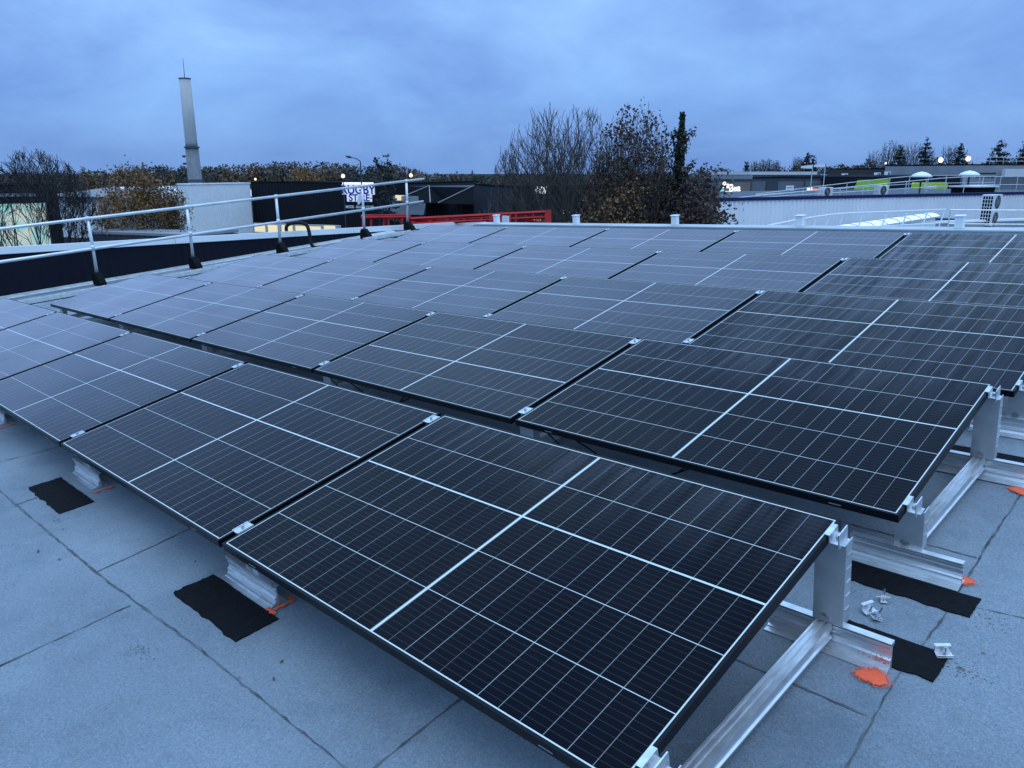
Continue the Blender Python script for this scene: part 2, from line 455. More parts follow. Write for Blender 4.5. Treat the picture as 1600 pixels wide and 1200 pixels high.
# ------------------------------------------------------------------ solar panels
XR = [0, 0.031, 0.0276, 0.0466, 0.0022]; YR = [0, 1.4881, 2.9807, 4.3839, 5.9752]; ZR = [0, 0.0028, 0.0017, 0.0079, -0.0074]
ROWN = ['front row', 'second row', 'middle row', 'fourth row', 'back row at white edge']
NTH = ['end panel', 'second panel', 'third panel', 'fourth panel', 'fifth panel']


def make_panel():
    root = thing('solar_panel', 'x', 'solar panel', group='solar panels in five tilted rows')
    lip, h = 0.0105, 0.030
    fr = MB(); e = 0.0
    # four frame bars: outer wall, top lip, bottom flange, mitred as plain butted bars
    for (a, b2, c, d) in ((-PL, 0, 0, lip), (-PL, 0, PW - lip, PW), (-PL, -PL + lip, lip, PW - lip), (-lip, 0, lip, PW - lip)):
        fr.box(a, b2, c, d, -h, 0)
    for x in (-PL * 0.12, -PL * 0.88): fr.box(x - 0.022, x + 0.022, -0.0012, 0.0, -0.021, -0.016, 1)
    o = fr.build('frame', [M_FRAME, M_SLOT], root); bevel(o, 0.0012, 1)
    x0, x1, y0, y1 = -PL + lip - 0.001, -lip + 0.001, lip - 0.001, PW - lip + 0.001
    gl = MB(); gl.add([(x0, y0, -0.0012), (x1, y0, -0.0012), (x1, y1, -0.0012), (x0, y1, -0.0012)], [(0, 1, 2, 3)])
    go = gl.build('glass', M_CELL, root)
    uvl = go.data.uv_layers.new(name='UVMap')
    for li, (x, y) in enumerate(((x0, y0), (x1, y0), (x1, y1), (x0, y1))): uvl.data[li].uv = (x + PL, y)
    bk = MB(); bk.box(x0, x1, y0, y1, -0.0075, -0.0045)
    for x in (-0.36, -0.87, -1.39): bk.box(x - 0.05, x + 0.05, 0.52, 0.60, -0.022, -0.0076)
    bk.build('backsheet', M_BACK, root)
    return root


panel0 = make_panel()
# strength of sky sheen painted into the colour, with dew, open-end side and guardrail side of each panel
SHEEN_FILM = [[(0.0, 0.006), (0.012, 0.06), (0.09, 0.26), (0.32, 0.48), (0.50, 0.56)],
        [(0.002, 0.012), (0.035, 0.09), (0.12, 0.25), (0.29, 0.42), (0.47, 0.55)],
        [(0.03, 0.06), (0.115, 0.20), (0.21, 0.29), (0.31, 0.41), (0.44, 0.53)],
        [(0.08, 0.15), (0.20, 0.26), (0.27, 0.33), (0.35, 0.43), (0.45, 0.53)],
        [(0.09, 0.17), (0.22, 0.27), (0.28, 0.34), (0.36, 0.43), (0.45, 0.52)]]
for r in range(5):
    for k in range(5):
        o = panel0 if (r == 0 and k == 0) else copy_tree(panel0)
        M = ROOF @ T(XR[r] - k * (PL + GAP), YR[r], ZR[r]) @ Matrix.Rotation(TILT, 4, 'X')
        if (r, k) == (1, 1): M = M @ T(-PL, PW, 0) @ Matrix.Rotation(math.pi, 4, 'Z')
        o.matrix_world = M
        pos = 'at the open end' if k == 0 else ('at the guardrail end' if k == 4 else 'from the open post end')
        if k == 4: lab = 'solar panel at the guardrail end of the %s' % ROWN[r]
        elif k == 0: lab = 'dark solar panel at the open end of the %s' % ROWN[r]
        else: lab = 'solar panel, %s from the open end, %s' % (['', 'second', 'third', 'fourth'][k], ROWN[r])
        o['label'] = lab
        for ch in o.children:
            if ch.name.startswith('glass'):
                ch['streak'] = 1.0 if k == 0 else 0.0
                d0, d1 = SHEEN_FILM[r][k]
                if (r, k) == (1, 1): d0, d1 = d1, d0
                ch['sheen_dew'] = d0; ch['sheen_dew_far'] = d1

# ------------------------------------------------------------------ mounting frames
def make_mount(end):
    """origin on the roof surface at the row's low edge, x = joint centre; z is the roof normal"""
    root = thing('mounting_frame', 'x', 'mounting frame', group='aluminium mounting frames under the rows')
    top = 0.085
    prof = [(-0.052, 0.004), (-0.052, 0.0015), (0.030, 0.0015), (0.030, 0.004), (0.0, 0.0045), (0.0, 0.072), (0.012, 0.074), (0.012, 0.078),
            (0.004, 0.079), (0.004, 0.0815), (0.012, 0.082), (0.012, top), (-0.014, top), (-0.014, 0.082), (-0.006, 0.0815), (-0.006, 0.079),
            (-0.014, 0.078), (-0.014, 0.074), (-0.0045, 0.072), (-0.0045, 0.060), (-0.0085, 0.059), (-0.0085, 0.054), (-0.0045, 0.053), (-0.0045, 0.042), (-0.008, 0.034), (-0.015, 0.030), (-0.015, 0.024), (-0.011, 0.022), (-0.018, 0.010), (-0.028, 0.0075), (-0.028, 0.0045)]
    for y in (0.10, 1.035):
        rl = MB(); rl.prism([(a + y, b) for a, b in prof], 'x', -0.20, 0.165); rl.build('base_rail', M_ALU, root)
    zt = lambda y: -RZ + math.tan(TILT) * y - 0.031
    for y, x0, x1 in ((0.10, -0.055, 0.035), (1.02, -0.062, 0.028)):
        z1 = zt(y + 0.0) - 0.002; z2 = zt(y + 0.045) - 0.002; p = MB()
        # C-shaped upright: front web, two side flanges with pressed ribs
        p.add([(x0, y, top + .0005), (x1, y, top + .0005), (x1, y, z1), (x0, y, z1), (x0, y + .003, top + .0005), (x1, y + .003, top + .0005), (x1, y + .003, z1), (x0, y + .003, z1)],
              [(0, 1, 2, 3), (7, 6, 5, 4), (0, 4, 5, 1), (3, 2, 6, 7), (1, 5, 6, 2), (0, 3, 7, 4)])
        for xa, xb in ((x0, x0 + .003), (x1 - .003, x1)):
            p.add([(xa, y + .003, top + .0005), (xb, y + .003, top + .0005), (xb, y + .045, top + .0005), (xa, y + .045, top + .0005),
                   (xa, y + .003, z1), (xb, y + .003, z1), (xb, y + .045, z2), (xa, y + .045, z2)],
                  [(3, 2, 1, 0), (4, 5, 6, 7), (0, 1, 5, 4), (1, 2, 6, 5), (2, 3, 7, 6), (3, 0, 4, 7)])
        z = top + 0.05
        while z < z1 - 0.03:
            p.box(x1, x1 + 0.0022, y + 0.010, y + 0.041, z, z + 0.004); z += 0.045
        p.build('post', M_ALU2, root)
        bo = MB(); bo.tube([(x0 + .035, y - .006, top + .012), (x0 + .035, y + .001, top + .012)], 0.010, 6)
        bo.tube([(x0 + .035, y - .0015, top + .012), (x0 + .035, y - .0002, top + .012)], 0.016, 12)
        bo.build('bolt', M_STEEL, root)
    bm_ = MB(); bp = [(-0.046, 0.036), (0.002, 0.036), (0.002, 0.042), (-0.004, 0.045), (-0.004, 0.060), (0.002, 0.063), (0.002, 0.0845), (-0.010, 0.0845), (-0.012, 0.080),
                      (-0.020, 0.080), (-0.022, 0.0845), (-0.030, 0.0845), (-0.032, 0.080), (-0.038, 0.080), (-0.040, 0.0845), (-0.046, 0.0845)]
    bm_.prism([(a - 0.004, b) for a, b in bp], 'y', 0.1005, 1.019); bm_.build('beam', M_ALU, root)
    # clamps on the frame lips, drawn in the plane of the glass
    G = T(0, 0, -RZ) @ Matrix.Rotation(TILT, 4, 'X')
    for v in (0.095, 1.03):
        c = MB()
        if not end:
            c.box(-0.0235, 0.0235, v - 0.032, v + 0.032, 0.0012, 0.0042, M=G)
            c.box(-0.0085, 0.0085, v - 0.030, v + 0.030, -0.030, 0.0011, M=G)
            c.box(-0.0235, -0.0185, v - 0.032, v + 0.032, 0.0043, 0.0062, M=G); c.box(0.0185, 0.0235, v - 0.032, v + 0.032, 0.0043, 0.0062, M=G)
            bx = 0.0
        else:
            o_ = -GAP / 2
            c.box(-0.010 - 0.0005 + o_ - 0.0, 0.006 + o_, v - 0.030, v + 0.030, 0.0012, 0.0042, M=G)
            c.box(0.003 + o_, 0.006 + o_, v - 0.030, v + 0.030, -0.024, 0.0011, M=G)
            c.box(0.0061 + o_, 0.030 + o_, v - 0.030, v + 0.030, -0.024, -0.0205, M=G)
            c.box(0.030 + o_, 0.0335 + o_, v - 0.030, v + 0.030, -0.036, 0.012, M=G)
            c.box(0.0336 + o_, 0.042 + o_, v - 0.012, v + 0.030, -0.036, -0.033, M=G)
            bx = 0.018 + o_
        co = c.build('clamp', M_CLAMP, root)
        bt = MB(); zb = 0.0043 if not end else -0.0204
        bt.tube([G @ Vector((bx, v, zb)), G @ Vector((bx, v, zb + 0.009))], 0.0062, 10)
        bt.build('bolt', M_STEEL, co)
    return root


mid0 = make_mount(False); end0 = make_mount(True)
first = {True: True, False: True}
for r in range(5):
    for k in range(6):
        e = k == 0
        src = end0 if e else mid0
        if first[e]: o = src; first[e] = False
        else: o = copy_tree(src)
        x = XR[r] + GAP / 2 - k * (PL + GAP)
        o.matrix_world = ROOF @ T(x, YR[r], RZ + ZR[r]) @ T(0, 0, 0)
        if e: o['label'] = 'bare posts and rails at the open end of the %s' % ROWN[r]
        elif k == 5: o['label'] = 'clamps and posts at the guardrail end of the %s' % ROWN[r]
        else: o['label'] = 'clamps and posts at the %s joint from the open end, %s' % (['', 'first', 'second', 'third', 'fourth'][k], ROWN[r])


def patch(x, y, w, h, label, seed, rot=0.0):
    rng = random.Random(seed); pts = []
    cs_ = [(-w / 2, -h / 2), (w / 2, -h / 2), (w / 2, h / 2), (-w / 2, h / 2)]
    for i in range(4):
        a = np.array(cs_[i]); b = np.array(cs_[(i + 1) % 4])
        for k in range(14):
            p = a + (b - a) * k / 14; jag = 0.006 if i in (0, 3) else 0.002
            pts.append((p[0] + rng.uniform(-jag, jag), p[1] + rng.uniform(-jag, jag)))
    m = MB(); m.prism(pts, 'z', 0.0, 0.0035)
    o = m.build('bitumen_patch', M_BITU); o.matrix_world = ROOF @ T(x, y, RZ + 0.0012) @ Matrix.Rotation(rot, 4, 'Z')
    return tag(o, label, 'roof patch', 'black bitumen patches under the rails')


# patches lie under the rails: rails start 1.5 mm up, so the patch is set beside/below the flange edge
for i, (x, y, w, h, lab) in enumerate((
        (-1.77, -0.035, 0.50, 0.165, 'black bitumen patch under the rail at the first joint of the front row'),
        (-3.48, -0.075, 0.52, 0.16, 'ragged black bitumen patch under the rail at the second joint of the front row'),
        (0.135, 1.11, 0.31, 0.145, 'black bitumen patch behind the orange sprayed rail end, clamp on its tip'),
        (0.06, 1.473, 0.44, 0.125, 'wide black bitumen patch below the rail at the open end of the second row'),
        (0.15, 2.72, 0.9, 0.18, 'long black bitumen strip between the second and middle rows at their open end'))):
    patch(x, y, w, h, lab, i)


def splat(x, y, rx, ry, label, seed, n=26, shape=None):
    rng = random.Random(seed); m = MB()
    if shape:
        for (a, b, w) in shape: m.add(*ribbon([a, b], w, 0.0, seed, 0.3, 0.012))
    else:
        ph = [rng.uniform(0, 6.28) for _ in range(4)]
        out = lambda t: 0.80 + 0.14 * math.sin(2 * t + ph[0]) + 0.08 * math.sin(3 * t + ph[1]) + 0.05 * math.sin(7 * t + ph[2]) + 0.03 * math.sin(13 * t + ph[3])
        m.add([(rx * out(t) * math.cos(t), ry * out(t) * math.sin(t), 0) for t in np.linspace(0, 6.2832, 72, endpoint=False)], [tuple(range(72))])
        for _ in range(420):
            t = rng.uniform(0, 6.28); d = out(t) * (0.97 + abs(rng.gauss(0, 0.22))); q0 = rng.uniform(.0006, .0021); cx_, cy_ = rx * d * math.cos(t), ry * d * math.sin(t)
            m.add([(cx_ + q0 * math.cos(q), cy_ + q0 * math.sin(q), 0.0004) for q in (0, 1.2, 2.5, 3.8, 5.1)], [(0, 1, 2, 3, 4)])
    o = m.build('paint_mark', M_ORANGE); o.matrix_world = ROOF @ T(x, y, RZ + 0.0062)
    return tag(o, label, 'paint mark', 'orange spray marks on the roof')


splat(0.155, 0.958, 0.043, 0.043, 'bright orange spray blotch under the rail end of the front row', 3)
splat(0.195, 1.615, 0.042, 0.034, 'bright orange spray blotch by the rail end of the second row', 8)
splat(0.195, 2.44, 0.05, 0.034, 'bright orange spray blotch by the high rail of the second row', 5)
L_ = [((0, 0), (0.0, 0.10), 0.014), ((-0.01, 0), (0.07, 0.004), 0.014)]
splat(-1.585, 0.060, 0, 0, 'orange sprayed corner mark beside the rail at the first joint', 6, shape=[((0.0, 0.0), (0.0, 0.085), 0.016), ((-0.03, -0.004), (0.03, -0.004), 0.016), ((-.05, .085), (.004, .085), .012)])
splat(-3.335, 0.050, 0, 0, 'orange sprayed corner mark beside the rail at the second joint', 7, shape=[((0.0, 0.0), (0.0, 0.085), 0.018), ((-0.02, -0.004), (0.03, -0.004), 0.016)])
splat(-5.12, 0.050, 0, 0, 'orange sprayed corner mark beside the rail at the third joint', 9, shape=[((0.0, 0.0), (0.0, 0.085), 0.022), ((-0.04, -0.004), (0.04, -0.004), 0.02)])
# overspray fading up the rail end face of the front row
os_ = MB(); rng = random.Random(4)
for _ in range(260):
    x = 0.163 - abs(rng.gauss(0, 0.035)); z = 0.006 + abs(rng.gauss(0, 0.016)); s = rng.uniform(0.0005, 0.0017)
    if z < 0.04: os_.add([(x + s * math.cos(q), 0.0, z + s * math.sin(q)) for q in (0, 1.3, 2.5, 3.8, 5.0)], [(0, 1, 2, 3, 4)])
oo = os_.build('paint_overspray', M_ORANGE, end0)
oo.matrix_local = T(0, 1.0195, 0)

# ------------------------------------------------------------------ loose hardware and litter on the roof
def loose_clamp(x, y, rz, label, tip=0.0, kind=0):
    root = thing('loose_clamp', label, 'clamp', ROOF @ T(x, y, RZ + 0.0056) @ Matrix.Rotation(rz, 4, 'Z') @ Matrix.Rotation(tip, 4, 'X') @ Matrix.Scale(0.66, 4), 'loose clamps left on the roof')
    c = MB()
    if kind == 0:
        c.box(-0.034, 0.034, -0.02, 0.02, 0.0, 0.004); c.box(-0.034, 0.034, 0.016, 0.020, 0.0041, 0.036); c.box(-0.034, 0.034, 0.0201, 0.034, 0.032, 0.036)
        c.box(-0.034, 0.034, -0.02, -0.016, 0.0041, 0.014)
    else:
        c.box(-0.016, 0.016, -0.026, 0.026, 0.0, 0.004); c.box(-0.012, 0.012, -0.004, 0.004, 0.0041, 0.03); c.box(-0.034, 0.034, -0.005, 0.005, 0.018, 0.022)
    bevel(c.build('bracket', M_CLAMP, root), 0.001, 1)
    b2 = MB(); b2.tube([(0.004, 0, 0.0), (0.004, 0.0, 0.042 if kind == 0 else 0.062)], 0.0042, 8); b2.tube([(0.004, 0, 0.0042), (0.004, 0, 0.0115)], 0.0085, 6)
    b2.build('bolt', M_STEEL, root)


loose_clamp(0.045, 1.350, 0.5, 'small upright loose clamp and bolt standing alone on the felt', 0, 1)
loose_clamp(0.035, 1.262, 1.1, 'loose clamp lying against the tall post of the front row', 0.25, 0)
loose_clamp(0.065, 1.235, 2.4, 'loose bolted bracket beside the patch behind the front row post', 0.5, 1)
loose_clamp(0.277, 1.172, 0.65, 'bright loose clamp lying on the tip of the black patch', 0.15, 0)


def litter(x, y, s, seed, label, cat='leaf', m=M_LEAF_D):
    rng = random.Random(seed); n = 8; pts = []
    for i in range(n):
        t = 6.283 * i / n; k = rng.uniform(0.7, 1.1); pts.append((s * k * math.cos(t), 0.45 * s * k * math.sin(t), rng.uniform(0.001, 0.35 * s)))
    b2 = MB(); b2.add(pts + [(0, 0, 0.2 * s)], [(i, (i + 1) % n, n) for i in range(n)])
    o = b2.build('dead_leaf', m); o.matrix_world = ROOF @ T(x, y, RZ + 0.002) @ Matrix.Rotation(rng.uniform(0, 3), 4, 'Z')
    tag(o, label, cat, 'dead leaves and crumbs on the felt')


for i, (x, y, s, lab) in enumerate(((-2.874, -0.344, .018, 'brown dead leaf on open felt at the seam corner'), (-2.706, -0.309, .014, 'small pale brown leaf beside the larger dead leaf'),
                                    (-1.236, -0.134, .013, 'dark crumb lying by the seam below the front row'), (-1.294, -0.073, .014, 'dark curled crumb in the shade of the front row'),
                                    (-2.185, 0.048, .012, 'dark speck near the ragged black patch corner'), (0.328, 1.142, .012, 'dark crumb on the felt beyond the patch tip'),
                                    (-1.33, -0.2, .008, 'tiny dark crumb on the seam line'), (-3.02, -0.2, .011, 'dark twig bit below the second joint patch'),
                                    (0.36, 1.25, .01, 'dark speck on open felt past the loose clamps'))):
    litter(x, y, s * .75, i, lab)

# black panel cables hanging under the second row
for i, (x, lab) in enumerate(((-1.25, 'black looped cable hanging under the second row near its open end'), (-3.1, 'black looped cable hanging under the second row further along'))):
    c = MB(); P = []
    for k in range(26):
        t = k / 25; P.append((x - 0.32 + 0.75 * t, 1.54 + 0.03 * math.sin(7 * t), -0.045 - 0.17 * math.sin(math.pi * t) - 0.02 * math.sin(9 * t)))
    c.tube(P, 0.0035, 6)
    c.tube([(p[0] * 1 + 0.05, p[1] + 0.05, -0.05 - 0.12 * math.sin(math.pi * k / 25)) for k, p in enumerate(P)], 0.0035, 6)
    o = c.build('panel_cable', M_CABLE, smooth=True); o.matrix_world = ROOF
    tag(o, lab, 'cable', 'cables under the second row')

# ------------------------------------------------------------------ parapet, coping, gutter strip, far roof edge
par = thing('parapet_wall', 'low navy parapet with a white coping along the guardrail', 'parapet', ROOF @ T(-12.25, 0, 0))
ct = lambda y: 0.635 - 0.0853 * y            # coping top, level in the world while the roof climbs
m = MB(); ya, yb = -4.0, 9.0
n = 200; vs = []; fs = []
for i in range(n + 1):
    y = ya + (yb - ya) * i / n; d = 0.012 if i % 2 else 0.0
    z = ct(y) - 0.07
    vs += [(-0.03 + d, y, RZ - 0.3), (-0.03 + d, y, max(z, RZ - 0.29))]
fs = [(2 * i, 2 * i + 2, 2 * i + 3, 2 * i + 1) for i in range(n)]
m.add(vs, fs); m.build('cladding', M_NAVY, par)
m = MB()
m.add([(-0.30, ya, RZ - 0.3), (-0.30, yb, RZ - 0.3), (-0.045, yb, RZ - 0.3), (-0.045, ya, RZ - 0.3), (-0.30, ya, ct(ya) - 0.05), (-0.30, yb, ct(yb) - 0.05), (-0.045, yb, ct(yb) - 0.05), (-0.045, ya, ct(ya) - 0.05)],
      [(3, 2, 1, 0), (4, 5, 6, 7), (0, 1, 5, 4), (1, 2, 6, 5), (2, 3, 7, 6), (3, 0, 4, 7)])
m.build('core', M_NAVY, par)
yb2 = 11.5
joints = [ya, 0.9, 4.4, 7.9, yb2]
for a, b2 in zip(joints[:-1], joints[1:]):
    m = MB(); a_, b3 = a + 0.002, b2 - 0.002; s = -0.36; e_ = 0.012; h = 0.105
    m.add([(s, a_, ct(a_) - h), (s, b3, ct(b3) - h), (e_, b3, ct(b3) - h), (e_, a_, ct(a_) - h), (s, a_, ct(a_) - .015), (s, b3, ct(b3) - .015), (e_, b3, ct(b3)), (e_, a_, ct(a_))],
          [(3, 2, 1, 0), (4, 5, 6, 7), (0, 1, 5, 4), (1, 2, 6, 5), (2, 3, 7, 6), (3, 0, 4, 7)])
    bevel(m.build('coping', M_WHITE, par), 0.006, 2)
    if b2 < yb2:
        m = MB(); m.box(-0.37, 0.016, b2 - 0.05, b2 + 0.05, 0, 0.004)
m = MB(); m.prism([(0.0, RZ + 0.001), (0.16, RZ + 0.001), (0.14, RZ + 0.016), (0.03, RZ + 0.030), (0.0, RZ + 0.034)], 'y', ya, 8.8); m.build('flashing', M_FLASH, par)

tray = thing('cable_tray', 'shallow grey metal cable tray lying along the parapet foot', 'cable tray', ROOF @ T(-11.25, 0, RZ))
m = MB()
for (y0, y1, dx) in ((1.2, 4.35, 0.12), (4.4, 6.6, -0.05), (7.6, 8.75, -0.2)):
    m.box(dx - 0.09, dx + 0.09, y0, y1, 0.012, 0.016); m.box(dx - 0.094, dx - 0.0901, y0, y1, 0.012, 0.062); m.box(dx + 0.0901, dx + 0.094, y0, y1, 0.012, 0.062)
m.build('channel', M_FLASH, tray)
m = MB()
for y in (1.8, 3.0, 4.1, 5.0, 6.2, 8.1): m.box(-0.16, 0.16, y, y + 0.06, 0.001, 0.0118)
m.build('spacer_block', M_RUBBER, tray)

hose = MB(); P = []
kp = [(-12.42, 6.55, 0.0), (-12.42, 6.56, 0.145), (-12.32, 6.60, 0.20), (-12.1, 6.66, 0.21), (-11.9, 6.67, 0.17), (-11.78, 6.63, 0.05), (-11.70, 6.58, -0.12), (-11.58, 6.56, -0.20), (-11.42, 6.6, -0.215)]
for i in range(len(kp) - 1):
    p0, p1, p2, p3 = (np.array(kp[max(0, min(len(kp) - 1, i + k))]) for k in (-1, 0, 1, 2))
    for t in np.linspace(0, 1, 6, endpoint=False):
        P.append(0.5 * ((2 * p1) + (-p0 + p2) * t + (2 * p0 - 5 * p1 + 4 * p2 - p3) * t * t + (-p0 + 3 * p1 - 3 * p2 + p3) * t ** 3))
hose.tube(P, 0.032, 10); o = hose.build('cable_conduit', M_CABLE, smooth=True); o.matrix_world = ROOF
tag(o, 'thick black conduit arching over the parapet between two guardrail posts', 'conduit')

edge = thing('roof_edge_upstand', 'white metal edge upstand along the back of the roof', 'roof edge', ROOF @ T(0, 9.0, RZ))
m = MB(); m.box(-9.9, 5.0, 0.002, 0.24, 0.0, 0.138); m.build('upstand', M_FLASH, edge)
for a, b2 in zip((-9.95, -6.9, -3.9, -0.9, 2.1), (-6.904, -3.904, -0.904, 2.096, 5.02)):
    m = MB(); m.box(a, b2, -0.02, 0.24, 0.1385, 0.158); bevel(m.build('coping', M_EDGE, edge), 0.004, 2)
ep0 = None
for i, x in enumerate((-9.47, -7.60, -5.70, -3.78, -1.88, 0.03)):
    if ep0 is None:
        o = ep0 = thing('edge_post', 'x', 'edge post', group='white stub posts on the back roof edge')
        m = MB(); m.box(-0.046, 0.046, -0.04, 0.04, 0.0, 0.135); bevel(m.build('post', M_WHITE, o), 0.005, 2)
        m = MB(); m.box(-0.057, 0.057, -0.052, 0.052, 0.1355, 0.150); bevel(m.build('cap', M_WHITE, o), 0.005, 2)
    else: o = copy_tree(ep0)
    o.matrix_world = ROOF @ T(x, 9.11, RZ + 0.1585)
    o['label'] = 'white capped stub post on the back roof edge, ' + ('by the red lift', 'below the bare tree', 'below the conifer spire', 'below the curved white railing', 'beside the big fan unit', 'past the big fan unit')[i]

gr = thing('guardrail', 'free-standing galvanised guardrail with two tubes and black feet', 'guardrail', ROOF @ T(-11.85, 0, RZ))
posts = [-1.5, 0.0, 1.47, 2.97, 4.46, 6.05, 7.86, 9.05]
posts[-1] = 8.93
for i, y in enumerate(posts):
    m = MB(); m.tube([(0, y, 0.05), (0.05, y + 0.02, 0.55), (0.085, y + 0.035, 0.995)], 0.0235, 12)
    p = m.build('post', M_GALV, gr, smooth=True)
    m = MB(); m.prism([(-0.09, 0.003), (0.20, 0.003), (0.205, 0.04), (0.15, 0.11), (0.06, 0.19), (-0.03, 0.20), (-0.075, 0.12)], 'y', y - 0.055, y + 0.055)
    bevel(m.build('foot', M_RUBBER, p), 0.02, 3)
    m = MB(); m.tube([(0.047, y + .018, 0.52), (0.055, y + .02, 0.60)], 0.029, 12); m.tube([(0.081, y + .034, 0.955), (0.087, y + .036, 1.012)], 0.0285, 12)
    m.build('collar', M_GALV, p, smooth=True)
m = MB(); m.tube([(0.083, -3, 0.983), (0.083, 9.42, 0.983)], 0.0225, 12); m.build('top_rail', M_GALV, gr, smooth=True)
m = MB(); m.tube([(0.050, -3, 0.545), (0.050, 9.36, 0.545)], 0.0225, 12); m.build('mid_rail', M_GALV, gr, smooth=True)
# ================================================================== the surroundings
M_DWALL = mat('dark_ribbed_cladding', (0.0065, 0.0075, 0.012), 0.55, 0.0, 0.2, noise=(0.4, 0.8, 1.2))
M_DGREY = mat('slate_grey_panel', (0.048, 0.058, 0.072), 0.6, 0.0, 0.3, noise=(0.6, 0.85, 1.15))
M_SLATE = mat('slate_shop_panel', (0.115, 0.138, 0.165), 0.55, 0.0, 0.3, noise=(0.6, 0.85, 1.12))
M_BLACK = mat('near_black_roofing', (0.007, 0.008, 0.010), 0.9, 0.0, 0.05)
M_BROWN = mat('brown_fascia', (0.20, 0.165, 0.15), 0.6, 0.0, 0.3, noise=(0.7, 0.85, 1.15))
M_GREY = mat('grey_sheet', (0.26, 0.27, 0.29), 0.5, noise=(0.5, 0.85, 1.1))
M_PALE = mat('pale_ribbed_sheet', (0.62, 0.64, 0.66), 0.45, noise=(0.8, 0.93, 1.04, (1, 1, 0.15)))
M_BLUE = mat('blue_trim', (0.006, 0.008, 0.07), 0.5, 0.0, 0.3)
M_GREEN = mat('green_panel', (0.30, 0.54, 0.035), 0.5)
M_LIME = mat('pale_green_sign', (0.42, 0.62, 0.25), 0.5)
M_OLIVE = mat('olive_green_sign', (0.40, 0.54, 0.03), 0.5)
M_RED = mat('red_paint', (0.42, 0.007, 0.009), 0.45, 0.0, 0.3, noise=(3, 0.75, 1.15))
M_SIGNW = mat('white_sign', (0.78, 0.80, 0.82), 0.5)
M_SIGNB = mat('blue_lettering', (0.006, 0.045, 0.33), 0.5, 0.0, 0.2)
M_SIGNL = mat('lit_white_board', (0.8, 0.8, 0.82), 0.5, emit=(0.85, 0.92, 1.0), estr=0.32)  # faint glow stands in for lamplight falling on the board
M_GLASSD = mat('dark_glass', (0.02, 0.025, 0.03), 0.12)
M_TILE = mat('slate_tiles', (0.07, 0.07, 0.08), 0.7)
M_CREAM = mat('pale_render', (0.45, 0.43, 0.40), 0.8)
M_LITW = mat('lit_white', (0.8, 0.8, 0.8), 0.5, emit=(1.0, 0.96, 0.88), estr=1.0)
M_LITSTRIP = mat('lit_rooflight', (0.8, 0.8, 0.8), 0.4, emit=(0.90, 0.95, 1.0), estr=0.28)
M_LITY = mat('lit_warm', (0.8, 0.7, 0.4), 0.5, emit=(1.0, 0.76, 0.34), estr=0.6)
M_LAMP = mat('lamp_glow', (1, 0.9, 0.7), 0.5, emit=(1.0, 0.74, 0.40), estr=2.2)
M_LITO = mat('lit_orange', (0.9, 0.2, 0.02), 0.5, emit=(1.0, 0.16, 0.02), estr=0.9)
M_LITR = mat('lit_red', (0.8, 0.1, 0.1), 0.5, emit=(1.0, 0.22, 0.18), estr=1.0)
M_LITC = mat('lit_cyan', (0.2, 0.8, 0.8), 0.5, emit=(0.2, 0.9, 1.0), estr=0.7)


def lit_shop():
    m = bpy.data.materials.new('lit_shopfront'); m.use_nodes = True
    t = m.node_tree; b = t.nodes['Principled BSDF']; c = _node(t, 'ShaderNodeTexCoord')
    v = _node(t, 'ShaderNodeTexNoise'); v.inputs['Scale'].default_value = 0.8; v.inputs['Detail'].default_value = 6; t.links.new(c.outputs['Object'], v.inputs['Vector'])
    r = _node(t, 'ShaderNodeValToRGB'); t.links.new(v.outputs[0], r.inputs[0])
    r.color_ramp.elements[0].position = 0.4; r.color_ramp.elements[0].color = (0.30, 0.85, 0.72, 1)
    r.color_ramp.elements[1].position = 0.6; r.color_ramp.elements[1].color = (0.95, 0.92, 0.62, 1)
    t.links.new(r.outputs[0], b.inputs['Emission Color']); b.inputs['Emission Strength'].default_value = 0.42
    b.inputs['Base Color'].default_value = (0.3, 0.4, 0.38, 1); b.inputs['Roughness'].default_value = 0.2
    return m


M_SHOP = lit_shop()


class Facade:
    """an upright plane through two picture points; local x along it, y away from the viewer, z up from the ground"""

    def __init__(s, px1, d1, px2, d2, py=290):
        a = PX(px1, py, d1); b = PX(px2, py, d2)
        x = Vector((b.x - a.x, b.y - a.y, 0)); s.L = x.length; x.normalize(); s.x = x
        s.y = Vector((-x.y, x.x, 0)); s.o = Vector((a.x, a.y, GROUND))
        s.M = Matrix(((x.x, s.y.x, 0, s.o.x), (x.y, s.y.y, 0, s.o.y), (0, 0, 1, s.o.z), (0, 0, 0, 1)))

    def loc(s, px, py, yo=0.0):
        r = ray(px, py); k = ((s.o - CAM).dot(s.y) + yo) / r.dot(s.y); p = CAM + r * k
        return (p - s.o).dot(s.x), p.z - GROUND

    def rect(s, px0, py0, px1, py1):
        a = s.loc(px0, py0); b = s.loc(px1, py1); c = s.loc(px0, py1); d = s.loc(px1, py0)
        return min(a[0], c[0]) * .5 + max(a[0], c[0]) * .5, (b[0] + d[0]) / 2, (b[1] + c[1]) / 2, (a[1] + d[1]) / 2


SIGNROT = Matrix.Rotation(rad(90), 4, 'X')


def ribbed(mb, x0, x1, z0, z1, y, pitch, depth):
    n = max(2, int((x1 - x0) / pitch * 4)); n -= n % 4
    vs = []
    for i in range(n + 1):
        x = x0 + (x1 - x0) * i / n; dy = -depth if i % 4 in (1, 2) else 0.0
        vs += [(x, y + dy, z0), (x, y + dy, z1)]
    mb.add(vs, [(2 * i, 2 * i + 2, 2 * i + 3, 2 * i + 1) for i in range(n)])


